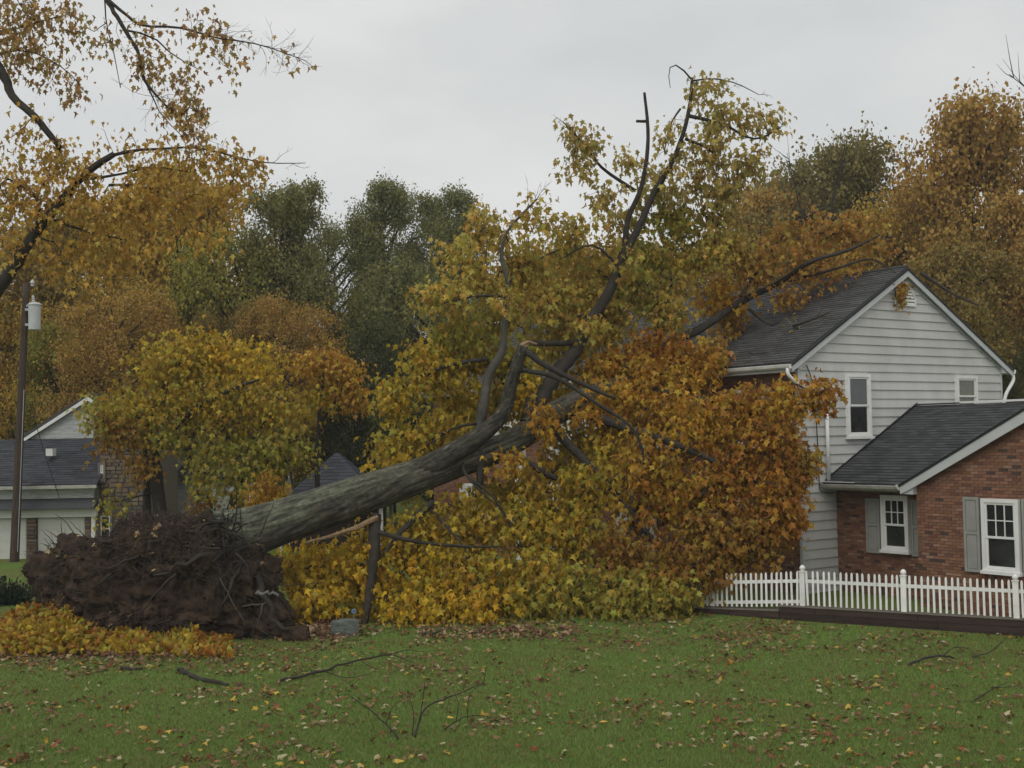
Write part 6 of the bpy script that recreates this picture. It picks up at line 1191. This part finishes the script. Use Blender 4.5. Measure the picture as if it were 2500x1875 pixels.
stick('dark crooked branch on the lawn before the picket fence', [([(1963, 1437, 0.03), (2000, 1421, 0.08), (2040, 1416, 0.12), (2062, 1422, 0.05)], 0.026, 0.015), ([(2038, 1416, 0.12), (2060, 1400, 0.15, Yr + 0.6), (2090, 1402, 0.1, Yr + 0.8), (2120, 1425, 0.05)], 0.012, 0.004), ([(2030, 1416, 0.12), (2010, 1385, 0.3, Yr + 0.5)], 0.008, 0.003), ([(2100, 1420, 0.03), (2145, 1405, 0.15), (2175, 1375, 0.3, Yr + 0.7)], 0.013, 0.004), ([(2140, 1408, 0.1), (2165, 1385, 0.2, Yr + 0.6)], 0.008, 0.003)])
stick('thin twiggy branch on the near lawn toward the right edge', [([(2100, 1515, 0.03), (2140, 1490, 0.1), (2180, 1470, 0.14)], 0.014, 0.005), ([(2150, 1485, 0.1), (2200, 1480, 0.05)], 0.007, 0.003)])
stick('short dark stick among the leaves beside the grey stone', [([(905, 1368, 0.03), (930, 1374, 0.05), (955, 1366, 0.06)], 0.03, 0.018)])
Yq = to_house(onroof(1760, 690))[0]
t = thing('roof_branch', 'broken leafy branch lying on the grey roof near the rake', 'branch', onroof(1735, 770 - 0, 0.05)); bb = np.array(t.location)
P = np.array([onroof(1738, 778, 0.06), onroof(1780, 752, 0.1), onroof(1830, 742, 0.1)]) 
P = np.array([onroof(1713, 785 - 80, 0.06), onroof(1760, 688, 0.12), onroof(1795, 673, 0.1)]); mb = MB(); mb.tube(spline(P, 9) - bb, np.linspace(0.05, 0.012, 9), 7); mb.build('stem', M['bark_dark'], t)
for q, e_ in ((P[1], onroof(1800, 690, 0.1)), (P[1], onroof(1790, 660, 0.2)), (P[0], onroof(1740, 705, 0.1))):
    mb = MB(); mb.tube(np.array([q, (q + e_) / 2 + [0, 0, 0.06], e_]) - bb, [0.015, 0.01, 0.004], 5); mb.build('twig', M['bark_dark'], t)
n = 8; lm = leaf_mesh('leaves', np.array([P[0] + rng.normal(size=3) * 0.12 + [0, 0, 0.1] for _ in range(n)]) - bb, rng.normal(size=(n, 3)), rng.normal(size=(n, 3)) + [0, 0, 1], np.full(n, 0.15), pal_cols('olive', n), MAPLE); link('leaves', lm, M['leaf'], t)
t = thing('roof_twig', 'thin bare twig lying on the roof just above the gutter', 'branch', onroof(1650, 768, 0.05)); bb = np.array(t.location); mb = MB(); mb.tube(spline([onroof(1618, 762, 0.04), onroof(1660, 762, 0.1), onroof(1700, 735, 0.1), onroof(1722, 730, 0.08)], 9) - bb, np.linspace(0.015, 0.006, 9), 5); mb.build('stem', M['bark_dark'], t)

# ------------------------------------------------------------------ fallen leaves and grass
LC = np.array([(0.396, 0.344, 0.197), (0.447, 0.396, 0.230), (0.361, 0.284, 0.139), (0.413, 0.249, 0.041), (0.473, 0.310, 0.049), (0.189, 0.073, 0.025), (0.138, 0.060, 0.025), (0.232, 0.129, 0.057), (0.172, 0.103, 0.049), (0.292, 0.224, 0.107), (0.258, 0.086, 0.025)])
LW = np.array([0.7, 0.4, 1.4, 0.8, 0.6, 1.8, 2.6, 3.4, 3.2, 1.8, 0.7]); LW /= LW.sum()
def lawn_ok(x, y): return ~((y > 27.0) & (y > 30.6 - 0.535 * (x - 6.1) - 0.25) & (x > 2))
def scatter(n, ymin, ymax, dens=None):
    out = []
    while sum(len(o) for o in out) < n:
        px = rng.uniform(-40, 2260, 4000); py = rng.uniform(1335, 1700, 4000)
        G = np.array([gnd(a_, b_, 0.04) for a_, b_ in zip(px, py)]); 
        # even in area, clumped by noise
        w = (G[:, 1] / 32) ** 3; cl = np.array([0.32 + 1.3 * noise.noise(Vector((g_[0] * 0.45, g_[1] * 0.7, 3.3))) + 1.1 * noise.noise(Vector((g_[0] * 1.4, g_[1] * 1.9, 8.3))) for g_ in G]); near = np.clip((G[:, 1] - 22) / 9, 0.0, 1) * 0.35 + np.clip((-3 - G[:, 0]) / 6, 0, 1) * (G[:, 1] > 25.5) * 0.8
        k = (rng.uniform(size=4000) < w * np.clip(cl + near, 0.08, 1.6) / 1.2) & (G[:, 1] > ymin) & (G[:, 1] < ymax) & lawn_ok(G[:, 0], G[:, 1]); out.append(G[k])
    return np.concatenate(out)[:n]
G = scatter(7200, 16.5, 33.0); n = len(G); G[:, 2] = hgt(G[:, 0], G[:, 1]) + rng.uniform(0.02, 0.06, n)
lt = link('leaf_litter', leaf_mesh('leaf_litter', G, rng.normal(size=(n, 3)) * [1, 1, 0.22], rng.normal(size=(n, 3)) * 0.35 + [0, 0, 1], rng.uniform(0.07, 0.145, n), LC[rng.choice(len(LC), n, p=LW)] * rng.uniform(0.75, 1.15, (n, 1)), MAPLE), M['litter'])
tag(lt, 'brown, tan and yellow fallen leaves strewn over the lawn', 'fallen leaves', kind='stuff')
# reddish litter under the ground cover, and heaps round the roots
n = 1500; Gx = []
for k in range(n):
    u_ = rng.uniform()
    if u_ < 0.45: g = gnd(rng.uniform(-40, 520), 1405 + rng.normal() * 10 + 6, 0.04)
    elif u_ < 0.75: g = gnd(640 + abs(rng.normal()) * 60 + rng.uniform(0, 60), 1365 + rng.normal() * 10, 0.06)
    else: g = gnd(rng.uniform(900, 1250), 1368 + rng.normal() * 8, 0.06)
    Gx.append((g[0], g[1], hgt(g[0], g[1]) + rng.uniform(0.02, 0.1)))
Gx = np.array(Gx); cs2 = np.array([(0.17, 0.08, 0.055), (0.22, 0.11, 0.07), (0.30, 0.19, 0.11), (0.14, 0.06, 0.04), (0.40, 0.28, 0.16)])
lt = link('leaf_drift', leaf_mesh('leaf_drift', Gx, rng.normal(size=(n, 3)) * [1, 1, 0.4], rng.normal(size=(n, 3)) * 0.5 + [0, 0, 1], rng.uniform(0.08, 0.15, n), cs2[rng.integers(0, 5, n)] * rng.uniform(0.8, 1.1, (n, 1)), MAPLE), M['litter'])
tag(lt, 'drift of reddish brown dead leaves along the leaf bed and roots', 'fallen leaves', kind='stuff')
# single leaves near the camera
KINDS = [('pale tan maple leaf lying on the near lawn', (0.42, 0.36, 0.21), 'pale tan leaves on the near lawn', 70), ('yellow maple leaf lying on the near lawn', (0.52, 0.35, 0.06), 'yellow leaves on the near lawn', 60), ('reddish brown leaf lying on the near lawn', (0.25, 0.085, 0.03), 'reddish brown leaves on the near lawn', 60), ('dull brown leaf lying on the near lawn', (0.25, 0.15, 0.07), 'dull brown leaves on the near lawn', 60)]
G = scatter(250, 17.0, 23.5); gi = 0
for lab, colr, grp, cnt in KINDS:
    variants = []
    for v in range(3):
        TV, TFc = MAPLE; V = TV.copy(); V[:, 1] -= 0.35; V[:, 2] += 0.16 * np.sin(V[:, 0] * (4 + v * 2) + v) + 0.10 * V[:, 1] ** 2 * (v - 1); me = make_mesh('fallen_leaf', V * 0.16, faces=TFc); set_col(me, np.tile(np.array(colr) * (0.85 + 0.15 * v), (len(V), 1))); me.materials.append(M['litter']); variants.append(me)
    for k in range(cnt):
        g = G[gi]; gi += 1; o = bpy.data.objects.new('fallen_leaf', variants[k % 3]); COL.objects.link(o); s_ = rng.uniform(0.55, 0.95); o.scale = (s_,) * 3
        o.location = (g[0], g[1], hgt(g[0], g[1]) + rng.uniform(0.035, 0.06)); o.rotation_euler = (rng.normal() * 0.28, rng.normal() * 0.28, rng.uniform(0, 6.28)); tag(o, lab, 'leaf', grp)
# grass blades
n = 300000; px = rng.uniform(-60, 2280, n); py = 1325 + (1720 - 1325) * rng.uniform(0, 1, n) ** 0.8
d = (R3 @ np.stack([(px * K - 1250) / F, -(py * K - 937.5) / F, -np.ones(n)])).T; s_ = (0.05 - EYE) / d[:, 2]; G = CAM + d * s_[:, None]
k = lawn_ok(G[:, 0], G[:, 1]) & (G[:, 1] < 33.5); G = G[k]; n = len(G); G[:, 2] = hgt(G[:, 0], G[:, 1])
th = rng.uniform(0, 6.28, n); w = rng.uniform(0.004, 0.008, n) * G[:, 1] / 20; h = rng.uniform(0.03, 0.075, n); lean = rng.normal(size=(n, 2)) * 0.03
sd = np.stack([np.cos(th) * w, np.sin(th) * w, np.zeros(n)], -1); tip = G + np.stack([lean[:, 0], lean[:, 1], h], -1)
V = np.stack([G - sd, G + sd, tip], 1).reshape(-1, 3); patch = np.array([noise.noise(Vector((x * 0.4, y * 0.5, 1.7))) for x, y in G[::50, :2]]); patch = np.repeat(patch, 50)[:n]
ga, gb = np.array((0.215, 0.205, 0.070)), np.array((0.158, 0.285, 0.052)); f = np.clip(0.58 + patch * 1.7 + rng.normal(size=n) * 0.25, 0, 1)[:, None]; gcol = (ga * (1 - f) + gb * f) * rng.uniform(0.7, 1.25, (n, 1))
me = make_mesh('grass', V, loops=np.arange(3 * n), totals=np.full(n, 3)); set_col(me, np.repeat(gcol, 3, axis=0)); go = link('grass', me, M['grass']); tag(go, 'short green lawn grass around the fallen leaves', 'grass', kind='stuff')

# ================================================================== HAZE
hz = MB(); hz.box(-430, 430, -70, 440, -1.2, 34.0)
hm = bpy.data.materials.new('haze'); hm.use_nodes = True; t_ = hm.node_tree; t_.nodes.remove(t_.nodes['Principled BSDF'])
pv_ = t_.nodes.new('ShaderNodeVolumePrincipled'); pv_.inputs['Color'].default_value = (0.93, 0.96, 1.0, 1); pv_.inputs['Density'].default_value = 0.0005
t_.links.new(pv_.outputs[0], t_.nodes['Material Output'].inputs['Volume'])
ho = hz.build('haze', hm); tag(ho, kind='stuff')
